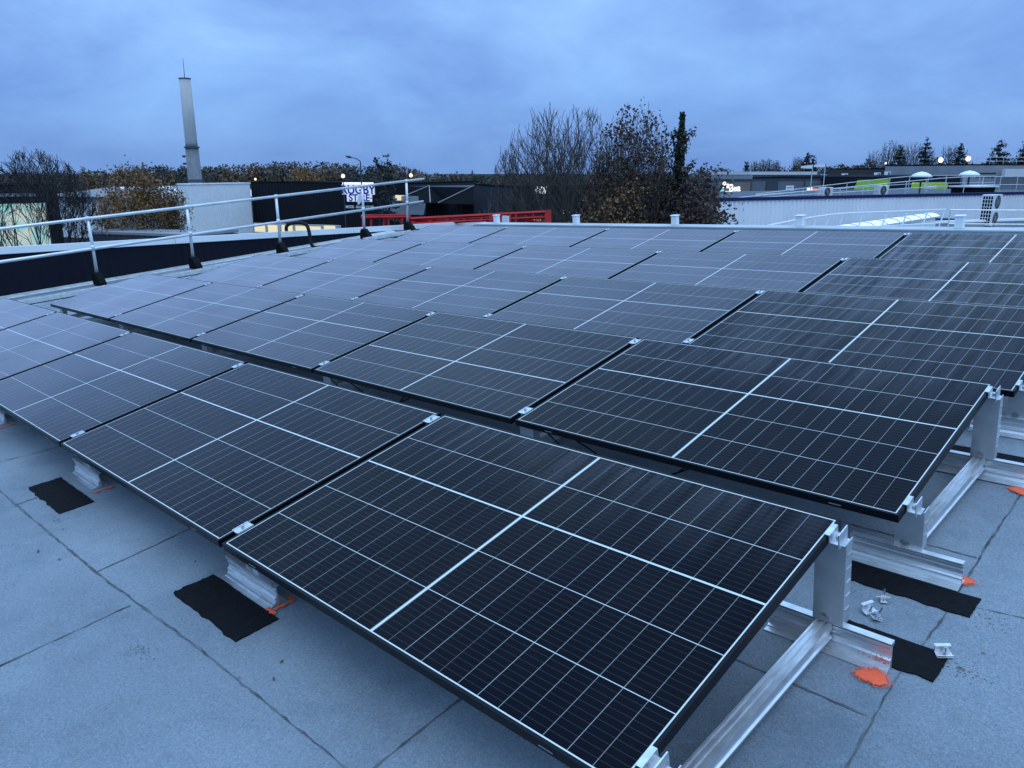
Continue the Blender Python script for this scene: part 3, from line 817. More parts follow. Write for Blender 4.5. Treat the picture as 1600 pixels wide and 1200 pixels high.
def block(F, name, label, cat, ztop, depth, wall_m, roof_m=None, pitch=0.35, x0=0.0, x1=None, rib=0.03, parapet=0.25):
    """a flat-roofed box behind facade F: ribbed front, plain sides, roof slab and edge trim"""
    root = thing(name, label, cat, F.M); x1 = F.L if x1 is None else x1
    m = MB(); ribbed(m, x0, x1, 0.0, ztop, -0.01, pitch, rib)
    m.box(x0, x1, 0.0, depth, 0.0, ztop - 0.05); m.build('wall', wall_m, root)
    m = MB(); m.box(x0 - .05, x1 + .05, -0.07, 0.06, ztop + 0.002, ztop + parapet * 0.5); m.box(x0 - .05, x0 + .06, 0.0605, depth, ztop + 0.002, ztop + parapet * 0.5)
    m.box(x1 - .06, x1 + .05, 0.0605, depth, ztop + 0.002, ztop + parapet * 0.5)
    m.box(x0 + .0605, x1 - .0605, 0.0605, depth, ztop - 0.02, ztop + 0.03); m.build('roof', roof_m or M_GREY, root)
    return root


# ---- left: shop with the lit front, pale hall, low shed
F = Facade(-110, 56, 92, 62, 318); z = F.loc(0, 291)[1]
r = block(F, 'lit_shop_building', 'dark flat-roofed shop with glowing mint green front behind the bare tree', 'shop', z, 14, M_DWALL, M_BLACK)
a = F.rect(-100, 319, 74, 356); m = MB(); m.box(a[0], a[1], -0.10, -0.045, 0.2, a[3]); m.build('shop_window', M_SHOP, r)
m = MB(); x = a[0]
while x < a[1]: m.box(x, x + 0.09, -0.14, -0.101, 0.2, a[3]); x += 2.4
m.build('mullion', M_DGREY, r)
a = F.rect(-100, 303, 55, 308); m = MB(); m.box(a[0], a[1], -0.10, -0.045, a[2], a[3]); m.build('window_strip', M_GREY, r)

F = Facade(66, 98, 308, 88, 300); z = F.loc(100, 290)[1]
r = thing('pale_hall', 'pale grey hall with a shallow pitched roof behind the autumn tree', 'hall', F.M)
m = MB(); ribbed(m, 0, F.L, 0, z - 1.3, -0.01, 0.5, 0.04); m.box(0, F.L, 0.0, 16, 0, z - 1.35); m.build('wall', M_GREY, r)
m = MB(); h = F.L / 2
m.add([(-.3, -.4, z - 1.3), (h, -.4, z - 0.1), (F.L + .3, -.4, z - 1.3), (-.3, 16.4, z - 1.3), (h, 16.4, z - 0.1), (F.L + .3, 16.4, z - 1.3), ], [(0, 2, 1), (3, 4, 5), (0, 1, 4, 3), (1, 2, 5, 4), (0, 3, 5, 2)])
m.build('roof', M_PALE, r)
a = F.rect(85, 318, 160, 345); m = MB(); m.box(a[0], a[1], -0.09, -0.05, 0.0, a[3]); m.build('door', M_PALE, r)

F = Facade(140, 40, 300, 38, 366); z = F.loc(200, 367)[1]
r = block(F, 'low_shed', 'low flat grey shed roof just beyond the coping under the autumn tree', 'shed', z, 3.5, M_DGREY, M_GREY)

# ---- black store with the blue and white sign, white gable, mast
F = Facade(392, 92, 640, 86, 290); z = F.loc(440, 286)[1]
store = block(F, 'black_store', 'black ribbed store with a blue and white sign and a white gable', 'store', z, 22, M_DWALL, M_BLACK, pitch=0.42, rib=0.05)
G2 = Facade(290, 82, 391, 91, 300); zg = G2.loc(340, 288)[1]
m = MB(); ribbed(m, 0, G2.L, 0, zg, -0.02, 0.30, 0.03)
m.box(0, G2.L, 0.0, 1.2, 0, zg - 0.05)
gw = m.build('gable_wall', M_WHITE, store); gw.matrix_local = F.M.inverted() @ G2.M; gw['label'] = 'white sheeted gable wall'
m = MB(); m.box(-.06, G2.L + .06, -.1, 1.25, zg + .002, zg + .14); gc = m.build('gable_coping', M_WHITE, gw)
sg = thing('store_sign', 'white board with blue letters reading RUGBY STORE on the black wall', 'sign', F.M)
a = F.rect(535, 290.5, 586, 304); b2 = F.rect(543, 304, 582, 315)
m = MB(); m.box(a[0], a[1], -0.16, -0.07, a[2], a[3] + 0.15); m.build('upper_board', M_SIGNL, sg)
m = MB(); m.box(b2[0], b2[1], -0.155, -0.07, b2[2], b2[3] - 0.004); m.build('lower_board', M_SIGNL, sg)
text('RUGBY', 'lettering', 1.34, M_SIGNB, sg, T((a[0] + a[1]) / 2, -0.17, (a[2] + a[3]) / 2 + 0.02) @ SIGNROT, sx=1.0)
text('ST RE', 'lettering', 1.08, M_SIGNB, sg, T((b2[0] + b2[1]) / 2, -0.165, (b2[2] + b2[3]) / 2) @ SIGNROT)
m = MB(); cx_, cz_ = (b2[0] + b2[1]) / 2 + 0.05, (b2[2] + b2[3]) / 2 - 0.1
m.prism([(cx_ + 0.26 * math.cos(t) + 0.16 * math.sin(t), cz_ + 0.62 * math.sin(t)) for t in np.linspace(0, 6.283, 18, endpoint=False)], 'y', -0.19, -0.16); m.build('ball_emblem', M_SIGNW, sg)
c = F.rect(542, 321, 583, 326)
text('MODE - RUGBY-CLUB', 'lettering', 0.42, M_SIGNW, sg, T((c[0] + c[1]) / 2, -0.09, (c[2] + c[3]) / 2) @ SIGNROT, sx=0.86)
c = F.rect(536, 285, 584, 289.5)
m = MB(); m.box(c[0], c[1], -0.14, -0.07, a[3] + 0.17, c[3]); m.build('light_strip', M_LITW, sg)


def lamp_post(px, py, d, label, size=0.18, name='lit_lamp', m=M_LAMP, base=None):
    p = PX(px, py, d); zb = GROUND if base is None else base
    root = thing(name, label, 'lamp', T(p.x, p.y, zb), 'lit lamps in the retail park'); h = p.z - zb
    k = MB(); k.tube([(0, 0, 0.0), (0, 0, h - size)], 0.05, 6); k.build('pole', M_DGREY, root)
    k = MB(); k.tube([(0, 0, h - size), (0, 0, h - size * .3), (0, 0, h + size * .5), (0, 0, h + size)], [size * .5, size, size * .9, size * .3], 8); k.build('lamp_head', m, root, smooth=True)
    return root


lamp_post(536, 275, 84, 'warm flood lamp glaring at the corner of the black store', 0.2)
lamp_post(399, 280, 95, 'small warm lamp at the edge of the wood above the black store', 0.13)
lamp_post(642, 274, 120, 'warm lamp glowing beyond the guardrail tip', 0.26)

F2 = Facade(396, 82, 530, 78, 352)
dk = thing('lit_forecourt_wall', 'low yellow lit wall along the foot of the black store', 'wall', F2.M)
z0 = F2.loc(450, 356)[1]; z1 = F2.loc(450, 350)[1]
m = MB(); m.box(0, F2.L, 0, 0.3, 0, z1); m.build('wall', M_CREAM, dk)
m = MB(); x = 0.15
rng = random.Random(3)
while x < F2.L - 1.2: m.box(x, x + 1.35, -0.05, -0.004, max(0, z0 - 0.5), z1 - 0.05 - rng.uniform(0, .2)); x += 1.75
m.build('lit_panel', M_LITY, dk)

P_ = PX(305, 282, 100); top = PX(291, 128, 100); jz = PX(302, 231, 100)
mast = thing('telecom_mast', 'tall grey cylindrical mast with a pale upper half and thin antenna', 'mast', T(P_.x, P_.y, GROUND))
zt_, zj, zr = top.z - GROUND, jz.z - GROUND, P_.z - GROUND
M_MAST = mat('mast_pale', (0.46, 0.46, 0.46), 0.7, noise=(1.2, 0.88, 1.08, (1, 1, 0.2))); M_MASTD = mat('mast_grey', (0.15, 0.165, 0.18), 0.6, noise=(2, 0.8, 1.1))
m = MB(); m.tube([(0, 0, 0), (0, 0, zj - .06)], [0.95, 0.80], 20); m.build('lower_tube', M_MASTD, mast, smooth=True)
m = MB(); m.tube([(0, 0, zj + .12), (0, 0, zt_)], [0.74, 0.68], 20); m.build('upper_tube', M_MAST, mast, smooth=True)
m = MB(); m.tube([(0, 0, zj - .06), (0, 0, zj + .12)], 0.95, 20); m.tube([(0, 0, zr - .1), (0, 0, zr + .12)], 0.98, 20); m.tube([(0, 0, zt_ + .001), (0, 0, zt_ + .09)], 0.74, 20); m.build('flange', M_DGREY, mast)
m = MB(); m.tube([(0, 0, zt_ + .09), (0.1, 0, PX(286, 98, 100).z - GROUND)], [0.05, 0.02], 6); m.build('antenna', M_DGREY, mast)
m = MB()
for k in range(4): m.box(-1.0, -0.7, -0.95, -0.6, zj - 1.2 - k * 0.9, zj - 0.95 - k * 0.9)
m.build('step_bracket', M_DGREY, mast)

p = PX(563, 252, 72); h = PX(563, 252, 72).z - GROUND
lp = thing('street_lamp', 'slim unlit street lamp with an angled arm in front of the store sign', 'street lamp', T(p.x, p.y, GROUND))
m = MB(); m.tube([(0, 0, 0), (0, 0, h)], [0.10, 0.055], 8); m.build('pole', M_DGREY, lp)
tip = PX(540, 244, 71.5) - Vector((p.x, p.y, GROUND)); mid_ = PX(549, 246, 71.7) - Vector((p.x, p.y, GROUND))
m = MB(); m.tube([(0, 0, h), (mid_.x * .5, mid_.y * .5, h + .25), tuple(mid_)], [0.05, 0.045, 0.04], 6); m.build('arm', M_DGREY, lp)
m = MB(); m.tube([tuple(mid_), tuple((mid_ + tip) / 2), tuple(tip)], [0.08, 0.13, 0.05], 6); m.build('lamp_head', M_DGREY, lp)

# ---- centre: dark hip-roofed pavilion, red lift
F = Facade(636, 74, 800, 66, 300); z = F.loc(700, 292)[1]
pv = thing('dark_pavilion', 'dark low pavilion with steep black roofs and pale ridge strips', 'pavilion', F.M)
m = MB(); m.box(0, F.L, 0, 12, 0, z); ribbed(m, 0, F.L, 0, z, -0.01, 0.45, 0.03); m.build('wall', M_DWALL, pv)
pts = [F.loc(*q) for q in ((640, 313), (672, 291), (700, 314), (712, 314), (748, 288), (780, 314))]
m = MB(); zb = F.loc(690, 316)[1]
for (i, j, k) in ((0, 1, 2), (3, 4, 5)):
    A, B, C = pts[i], pts[j], pts[k]; yv = -2.2
    m.add([(A[0], yv, zb), (C[0], yv, zb), (B[0], -0.1, B[1]), (A[0], -0.1, zb), (C[0], -0.1, zb)], [(0, 1, 2), (0, 2, 3), (1, 4, 2), (0, 3, 4, 1)])
m.build('hip_roof', M_BLACK, pv)
m = MB()
for (i, j, k) in ((0, 1, 2), (3, 4, 5)):
    A, B, C = pts[i], pts[j], pts[k]
    m.tube([(A[0], -2.25, zb + .05), (B[0], -0.12, B[1] + .05), (C[0], -2.25, zb + .05)], 0.055, 6)
m.build('ridge_strip', M_GREY, pv)
a = F.rect(640, 316, 706, 332); m = MB()
m.add([(a[0], -2.3, a[3]), (a[1] - 1.0, -2.3, a[3]), (a[1], -3.6, a[2]), (a[0], -3.6, a[2]), (a[0], -2.3, a[2]), (a[1] - 1.0, -2.3, a[2])], [(0, 3, 2, 1), (0, 1, 5, 4), (3, 4, 5, 2), (0, 4, 3), (1, 2, 5)]); m.build('canopy', M_DGREY, pv)
m = MB(); m.box(a[0] + .2, a[0] + 0.4, -3.5, -3.3, 0, a[2]); m.box(a[1] - .6, a[1] - .4, -3.5, -3.3, 0, a[2]); m.build('post', M_DGREY, pv)
m = MB(); a = F.rect(650, 304, 658, 312); m.box(a[0], a[1], -2.6, -2.5, a[2], a[3]); a = F.rect(627, 305, 634, 314); m.box(a[0], a[1], -.2, -.1, a[2], a[3]); m.build('lit_window', M_LITY, pv)
m = MB(); a = F.rect(645, 301, 682, 314); m.box(a[0], a[1], -2.45, -2.28, a[2], a[2] + .5); m.build('roof_panel', M_GREY, pv)

# red access lift: boom, cage rails, base
d = 17.0
lift = thing('red_lift', 'red boom lift with a railed cage parked behind the roof edge', 'boom lift', T(*PX(720, 345, d)))
o0 = PX(720, 345, d)
LP = lambda px, py, dd=d: tuple(PX(px, py, dd) - o0)
m = MB()
m.tube([LP(640, 350, 17.2), LP(860, 339, 16.8)], 0.03, 4); m.tube([LP(640, 342, 17.2), LP(860, 331, 16.8)], 0.035, 4)
m.tube([LP(640, 346, 17.25), LP(766, 340, 17.05)], 0.03, 4)
for k in range(9):
    t = k / 8; m.tube([LP(640 + 220 * t, 350 - 11 * t, 17.2 - .4 * t), LP(655 + 205 * t, 341.3 - 9.8 * t, 17.2 - .4 * t)], 0.022, 4)
m.build('boom', M_RED, lift)
m = MB(); m.tube([LP(856, 329, 16.8), LP(857, 372, 16.8)], 0.095, 4); m.build('end_post', M_RED, lift)
m = MB(); m.tube([LP(768, 336, 17), LP(768, 372, 17)], 0.075, 4); m.build('mast_post', M_RED, lift)
m = MB(); m.tube([LP(566, 340, 17.4), LP(642, 339, 17.2)], 0.032, 6); m.tube([LP(566, 337, 18.6), LP(642, 336, 18.4)], 0.03, 6)
m.tube([LP(566, 340, 17.4), LP(566, 337, 18.6)], 0.03, 6)
for px in (567, 580, 600, 607, 628):
    m.tube([LP(px, 340, 17.4), LP(px, 380, 17.4)], 0.026, 6)
m.tube([LP(566, 362, 17.4), LP(642, 361, 17.2)], 0.024, 6); m.build('cage_rail', M_RED, lift)
m = MB(); q = LP(604, 384, 17.9); m.box(q[0] - .8, q[0] + .8, q[1] - .6, q[1] + .6, q[2] - .06, q[2]); m.build('cage_floor', M_DGREY, lift)
m = MB(); q = LP(790, 341, 16.7); m.box(q[0] - .09, q[0] + .09, q[1] - .02, q[1] + .02, q[2] - .19, q[2] + .05); m.build('notice_plate', M_SIGNW, lift)
m = MB()
for px, a_, b_2 in ((797, 333, 362), (806, 333, 362), (822, 333, 362), (782, 334, 362)): m.tube([LP(px, a_, 16.9), LP(px, b_2, 16.9)], 0.028, 4)
m.tube([LP(806, 341, 16.9), LP(856, 349, 16.85)], 0.025, 4); m.tube([LP(766, 362, 17), LP(857, 358, 16.8)], 0.04, 4); m.build('brace', M_RED, lift)
m = MB(); q = LP(790, 372, 17); gz = GROUND - o0.z
m.box(q[0] - 1.6, q[0] + 1.6, q[1] - .8, q[1] + .8, gz + .5, gz + 1.3); m.box(q[0] - .25, q[0] + .25, q[1] - .25, q[1] + .25, gz + 1.3, q[2] + 0.1); m.build('chassis', M_RED, lift)
m = MB()
for sx_ in (-1.1, 1.1):
    for sy_ in (-.8, .8): m.tube([(q[0] + sx_, q[1] + sy_ - .12, gz + .42), (q[0] + sx_, q[1] + sy_ + .12, gz + .42)], 0.42, 14)
m.build('wheel', M_RUBBER, lift)

# ------------------------------------------------------------------ trees
M_BARK = mat('bark', (0.060, 0.047, 0.038), 0.85, noise=(6, 0.7, 1.3))
M_BARKD = mat('dark_wet_bark', (0.022, 0.019, 0.018), 0.8)
M_LBROWN = mat('dark_brown_leaves', (0.066, 0.037, 0.025), 0.7, noise=(1.6, 0.6, 1.5))
M_LAMBER = mat('amber_leaves', (0.205, 0.105, 0.030), 0.7, noise=(0.9, 0.5, 1.4))
M_LRUST = mat('rust_leaves', (0.16, 0.085, 0.028), 0.7, noise=(1.2, 0.5, 1.5))
M_IVY = mat('dark_ivy', (0.022, 0.032, 0.016), 0.6, noise=(2.5, 0.5, 1.6))
M_NEEDLE = mat('dark_needles', (0.016, 0.026, 0.020), 0.7, noise=(1.4, 0.5, 1.6))
M_SHRUB = mat('green_shrub', (0.025, 0.055, 0.018), 0.7, noise=(1.8, 0.5, 1.5))
M_TWIG = mat('grey_twigs', (0.075, 0.068, 0.065), 0.85)


def unit(v): return v / (np.linalg.norm(v) + 1e-9)


def grow(wood, tips, p, d, L, r, lev, maxlev, rng, ang=0.55, up=0.10, nch=(2, 4), shrink=0.66, rmin=0.006, env=None):
    n = 3; pts = [p]; rr = [r]; dd = d
    for i in range(n):
        dd = unit(dd + rng.normal(0, 0.13, 3) + np.array((0, 0, up * 0.5)))
        pts.append(pts[-1] + dd * L / n); rr.append(max(rmin, r * (1 - 0.45 * (i + 1) / n)))
    if env is not None and lev > 0:
        for i in range(1, n + 1):
            if (((pts[i] - env[0]) / env[1]) ** 2).sum() > 1.0 + .06 * rng.normal(): pts = pts[:i]; rr = rr[:i]; break
        if len(pts) < 2: return
        n = len(pts) - 1
    wood.tube(pts, rr, 6 if r > 0.05 else (4 if r > 0.02 else 3), cap=False)
    if lev >= maxlev - 1:
        for q in pts[1:]: tips.append((q, dd))
    if lev >= maxlev: return
    for k in range(rng.integers(nch[0], nch[1] + 1)):
        t = rng.uniform(0.35, 1.0) if k else 1.0
        i = min(n - 1, int(t * n)); f = t * n - i
        q = pts[i] + (pts[i + 1] - pts[i]) * f
        a = unit(np.cross(dd, rng.normal(0, 1, 3))); s = rng.uniform(0.5, 1.25) * ang
        nd = unit(dd * math.cos(s) + a * math.sin(s) + np.array((0, 0, up)))
        grow(wood, tips, q, nd, L * shrink * rng.uniform(0.75, 1.2), max(rmin, rr[i + 1] * 0.72), lev + 1, maxlev, rng, ang, up, nch, shrink, rmin, env)


def leaf_quads(pts, size, rng, jit=0.06, flat=0.0):
    pts = np.asarray(pts, float)
    if len(pts) == 0: return np.zeros((0, 4, 3))
    n = len(pts); c = pts + rng.normal(0, jit, (n, 3))
    a = rng.normal(0, 1, (n, 3)); a[:, 2] *= (1 - flat); a /= np.linalg.norm(a, axis=1)[:, None]
    b = rng.normal(0, 1, (n, 3)); b -= a * (a * b).sum(1)[:, None]; b /= np.linalg.norm(b, axis=1)[:, None]
    s = size * rng.uniform(0.55, 1.25, (n, 1))
    return np.stack([c - a * s * .5, c + b * s * .32, c + a * s * .5, c - b * s * .32], 1)


def tree(name, label, px, d, stems, seed, maxlev=5, leaf=None, group=None, cat='tree', bark=None, base=GROUND, env=None, clump=None, **kw):
    """stems: list of (lean angle azimuth, lean, length, radius, start height)"""
    rng = np.random.default_rng(seed); b0 = PX(px, 300, d)
    root = thing(name, label, cat, T(b0.x, b0.y, base), group)
    if env: kw['env'] = (np.array((0, 0, env[0])), np.array((env[1], env[1], env[2])))
    wood = MB(); tips = []
    for (az, ln, L, r, z0) in stems:
        dv = np.array((math.sin(ln) * math.cos(az), math.sin(ln) * math.sin(az), math.cos(ln)))
        grow(wood, tips, np.array((0.12 * math.cos(az), 0.12 * math.sin(az), z0)), dv, L, r, 0, maxlev, rng, **kw)
    CP = []
    if clump:                                # leafy ends of branches: (count, leaves each, clump radius, lowest height)
        nc, per_c, rc, zlow = clump; e0 = np.array((0, 0, env[0])); er = np.array((env[1], env[1], env[2]))
        while nc:
            v = unit(rng.normal(0, 1, 3)) * (rng.uniform(.45, 1.0) ** .6); c = e0 + er * v * .95
            if c[2] < zlow: continue
            nc -= 1; b = np.array((c[0] * .25, c[1] * .25, max(1.2, c[2] * .55 - .3)))
            wood.tube([b, (b * .45 + c * .55) + rng.normal(0, .1, 3), c + rng.normal(0, .05, 3)], [.022, .013, .007], 3, cap=False)
            CP.append(c + rng.normal(0, 1, (per_c, 3)) * rc * rng.uniform(.6, 1.2))
        CP = np.concatenate(CP)
    wood.build('trunk', bark or M_BARK, root)
    if leaf:
        (lm, size, per, sel) = leaf
        P = [p for (p, dv) in tips if sel(p, rng)]
        if P:
            Q = np.repeat(np.array(P), per, axis=0); q = MB(); q.quads(leaf_quads(Q, size, rng, size * 1.0))
            if len(CP): q.quads(leaf_quads(CP, size, rng, .02)); q.build('crown', lm, root)
    return root


RIGHT = Vector((float(RT[0]), float(RT[1]), 0)); AZR = math.atan2(RIGHT.y, RIGHT.x)

def fan(seed, n, spread, L0, L1, r, z0):
    rs = np.random.default_rng(seed); out = []
    for k in range(n):
        q = -1 + 2 * (k + rs.uniform(0, 1)) / n
        out.append((AZR + (0 if q > 0 else math.pi) + rs.normal(0, .6), abs(q) * spread + .03, rs.uniform(L0, L1) * (1 - .12 * abs(q)), r, z0))
    return out


# the broad bare tree behind the back edge, a leafed one to its right, a lower rusty one in front
tree('bare_tree', 'broad bare tree with fanning upright branches behind the roof edge', 884, 27.5, fan(11, 23, .86, 3.6, 4.4, .07, .9), 5, 5, leaf=(M_LBROWN, 0.085, 1, lambda p, r_: r_.random() < 0.06),
     ang=0.42, up=0.12, nch=(2, 4), shrink=0.70, rmin=0.0078, env=(6.3, 2.75, 3.85))
tree('brown_leafed_tree', 'tree holding dark brown leaf clumps between bare tree and spire', 988, 26.5, fan(3, 12, .5, 3.7, 4.3, .075, .8), 9, 4, leaf=(M_LBROWN, 0.115, 4, lambda p, r_: r_.random() < 0.42),
     ang=0.48, up=0.09, nch=(3, 4), shrink=0.66, rmin=0.007, env=(6.4, 1.7, 3.75), clump=(270, 22, .135, 4.0))
tree('rusty_beech', 'low rusty brown beech in front of the leafed tree trunks', 962, 25.5, fan(8, 11, .6, 2.6, 3.1, .06, .6), 19, 4, leaf=(M_LRUST, 0.12, 4, lambda p, r_: r_.random() < 0.5), ang=0.5, up=0.06, nch=(3, 4), shrink=0.66, rmin=0.007, env=(4.6, 1.7, 3.2), clump=(110, 24, .18, 3.0))
tree('dark_leafed_tree', 'dark brown leafed tree right beside the pale ribbed wall', 1094, 25.5, fan(18, 10, .42, 2.6, 3.2, .06, .6), 29, 4, leaf=(M_LBROWN, 0.14, 5, lambda p, r_: r_.random() < 0.5), ang=0.46, up=0.05, nch=(3, 4), shrink=0.66, rmin=0.007, env=(4.9, 1.3, 3.3), clump=(150, 28, .18, 2.6))
# dense brown thicket to the left of it
for i, (px, hh, lab) in enumerate(((738, 3.6, 'dense grey brown thicket beside the dark pavilion'), (778, 4.2, 'dense twiggy thicket below the bare tree branches'), (826, 4.4, 'tangled thicket at the foot of the bare tree'), (880, 4.2, 'dark thicket between bare tree and rusty beech'), (925, 4.0, 'tangled brown thicket at the foot of the leafed tree'), (1030, 3.9, 'brown thicket at the foot of the ivy spire'))):
    rs = np.random.default_rng(40 + i); st_ = [(rs.uniform(0, 6.28), rs.uniform(.02, .42), hh * rs.uniform(.75, 1), .03, 0.2) for k in range(22)]
    tree('thicket', lab, px, 29.5, st_, 50 + i, 4, leaf=(M_LRUST, 0.065, 2, lambda p, r_: r_.random() < 0.4), group='thickets behind the back roof edge', cat='bush', bark=M_TWIG, env=(hh * .75, 1.5, hh * .95), ang=0.36, up=0.10, nch=(2, 4), shrink=0.55, rmin=0.008)
# ivy-clad spire
b0 = PX(1060, 300, 26); sp = thing('ivy_spire', 'slim dark spire conifer wrapped in ivy rising over the trees', 'conifer', T(b0.x, b0.y, GROUND))
rng = np.random.default_rng(2); ht = PX(1060, 180, 26).z - GROUND
m = MB(); m.tube([(0, 0, 0), (0, 0, ht)], [0.16, 0.02], 6); m.build('trunk', M_BARKD, sp)
P = []
tuft = [(rng.uniform(1.5, ht - .5), rng.uniform(0, 6.283)) for _ in range(60)]
for (z0, az) in tuft:
    L = (0.16 + 0.62 * (1 - z0 / ht)) * rng.uniform(.8, 1.35)
    for k in range(80):
        q = rng.random(); P.append((L * q * math.cos(az) + rng.normal(0, .045), L * q * math.sin(az) + rng.normal(0, .045), z0 + .5 * L * q * q + rng.normal(0, .06)))
for k in range(8500):
    t = rng.random() ** 0.85; zc = 0.5 + t * (ht - 0.5); rr = (0.72 * (1 - t) ** 1.15 + 0.04) * (0.88 + 0.2 * math.sin(zc * 5.1 + 1) * math.sin(zc * 2.3))
    a = rng.uniform(0, 6.283); q = rr * rng.random() ** 0.45; P.append((q * math.cos(a), q * math.sin(a), zc))
for (z0, az, L) in ((ht - .9, AZR, .42), (ht - 1.05, AZR + 3.0, .36), (ht - 1.9, AZR + .3, .5), (ht - 2.3, AZR + 2.8, .55), (ht - 1.5, AZR + 1.5, .4)):
    for k in range(140):
        s = rng.random(); P.append((L * s * math.cos(az) + rng.normal(0, .05), L * s * math.sin(az) + rng.normal(0, .05), z0 + 0.45 * s * s + rng.normal(0, .07)))
m = MB(); m.quads(leaf_quads(P, 0.11, rng, 0.03)); m.build('crown', M_IVY, sp)


def conifer(name, label, px, pytop, d, R, seed, group=None, droop=0.25, n_lev=16, mm_=None, crook=False, low=0.15, size=0.16, dens=1.0):
    rng = np.random.default_rng(seed); b0 = PX(px, 300, d); ht = PX(px, pytop, d).z - GROUND
    root = thing(name, label, 'conifer', T(b0.x, b0.y, GROUND), group)
    m = MB(); m.tube([(0, 0, 0), (0, 0, ht)], [0.02 * ht, 0.02], 6); P = []
    for i in range(n_lev):
        t = i / (n_lev - 1); z0 = ht * (low + (1 - low) * t); Lb = R * (1 - t) ** 0.8 + 0.05 * R
        for k in range(rng.integers(4, 7)):
            a = rng.uniform(0, 6.283); L = Lb * rng.uniform(0.55, 1.15); e = np.array((L * math.cos(a), L * math.sin(a), -droop * L + rng.normal(0, .08 * L)))
            m.tube([(0, 0, z0), tuple(np.array((0, 0, z0)) + e)], [0.03, 0.01], 3, cap=False)
            n = int(max(4, dens * L / size * 9))
            s = rng.random(n) ** 0.7
            P.extend(np.array((0, 0, z0)) + s[:, None] * e + rng.normal(0, 1, (n, 3)) * np.array((.12, .12, .07)) * (R * .55) * (0.35 + s[:, None] * .5))
    if crook:
        for k in range(160):
            s = rng.random(); P.append((float(-RT[0]) * 0.9 * s ** .5 + rng.normal(0, .06), float(-RT[1]) * 0.9 * s ** .5 + rng.normal(0, .06), ht * 0.90 + 0.75 * s * s))
    m.build('trunk', M_BARKD, root); q = MB(); q.quads(leaf_quads(P, size, rng, size * .4, 0.3)); q.build('crown', mm_ or M_NEEDLE, root)
    return root


conifer('cedar', 'ragged dark cedar with a crooked top beside the store sign', 607, 244, 58, 1.9, 4, crook=True, droop=0.12, size=0.20)
# left trees
tree('bare_tree', 'large bare spreading tree in front of the glowing mint shop', 58, 36, fan(21, 14, .85, 3.3, 4.0, .07, 1.0), 31, 5, leaf=(M_LBROWN, 0.10, 1, lambda p, r_: r_.random() < 0.03), ang=0.48, up=0.08, nch=(2, 4), shrink=0.70, rmin=0.009, bark=M_BARKD, env=(5.6, 2.4, 3.3))
tree('bare_tree', 'smaller bare tree between the mint shop and the amber tree', 128, 37, fan(22, 7, .5, 2.6, 3.1, .06, 1.0), 33, 4, leaf=(M_LRUST, 0.09, 1, lambda p, r_: r_.random() < 0.2), ang=0.46, up=0.07, nch=(2, 4), shrink=0.68, rmin=0.009, bark=M_BARKD, env=(5.0, 1.1, 3.1))
tree('amber_tree', 'round amber leafed tree standing left of the grey mast', 208, 43, fan(23, 12, .8, 2.8, 3.3, .07, 1.0), 35, 4, leaf=(M_LAMBER, 0.15, 4, lambda p, r_: r_.random() < min(.8, max(.05, (p[2] - 4.6) * .35))), ang=0.48, up=0.05, nch=(3, 4), shrink=0.68, rmin=0.0095, env=(5.3, 2.15, 3.05), clump=(130, 26, .24, 4.6))
tree('amber_tree', 'sparser amber tree close against the white gable', 264, 44, fan(24, 9, .5, 2.6, 3.1, .06, 1.0), 37, 4, leaf=(M_LAMBER, 0.14, 2, lambda p, r_: r_.random() < 0.4), ang=0.48, up=0.05, nch=(3, 4), shrink=0.66, rmin=0.0095, env=(4.8, 1.15, 2.85), clump=(40, 22, .22, 3.6))
for i, (px, py, lab) in enumerate(((222, 352, 'dark green evergreen shrub at the foot of the amber tree'), (258, 346, 'tall dark green shrub between amber trees and gable'), (290, 347, 'dark green shrub tucked against the white gable'))):
    b0 = PX(px, 360, 41); root = thing('evergreen_shrub', lab, 'shrub', T(b0.x, b0.y, GROUND), 'evergreen shrubs by the gable'); rng = np.random.default_rng(70 + i)
    ht = PX(px, py, 41).z - GROUND
    m = MB(); m.tube([(0, 0, 0), (0, 0, ht * .7)], [.08, .03], 5); m.build('stem', M_BARKD, root)
    u_ = rng.normal(0, 1, (2600, 3)); u_ /= np.linalg.norm(u_, axis=1)[:, None]; u_ *= (rng.random((2600, 1)) ** 0.35) * (0.8 + 0.3 * np.sin(u_[:, :1] * 7 + u_[:, 2:] * 9))
    P = u_ * np.array((0.85, 0.85, ht * .5)) + np.array((0, 0, ht * .5)); m = MB(); m.quads(leaf_quads(P, 0.15, rng, .03)); m.build('crown', M_SHRUB, root)
# distant single trees


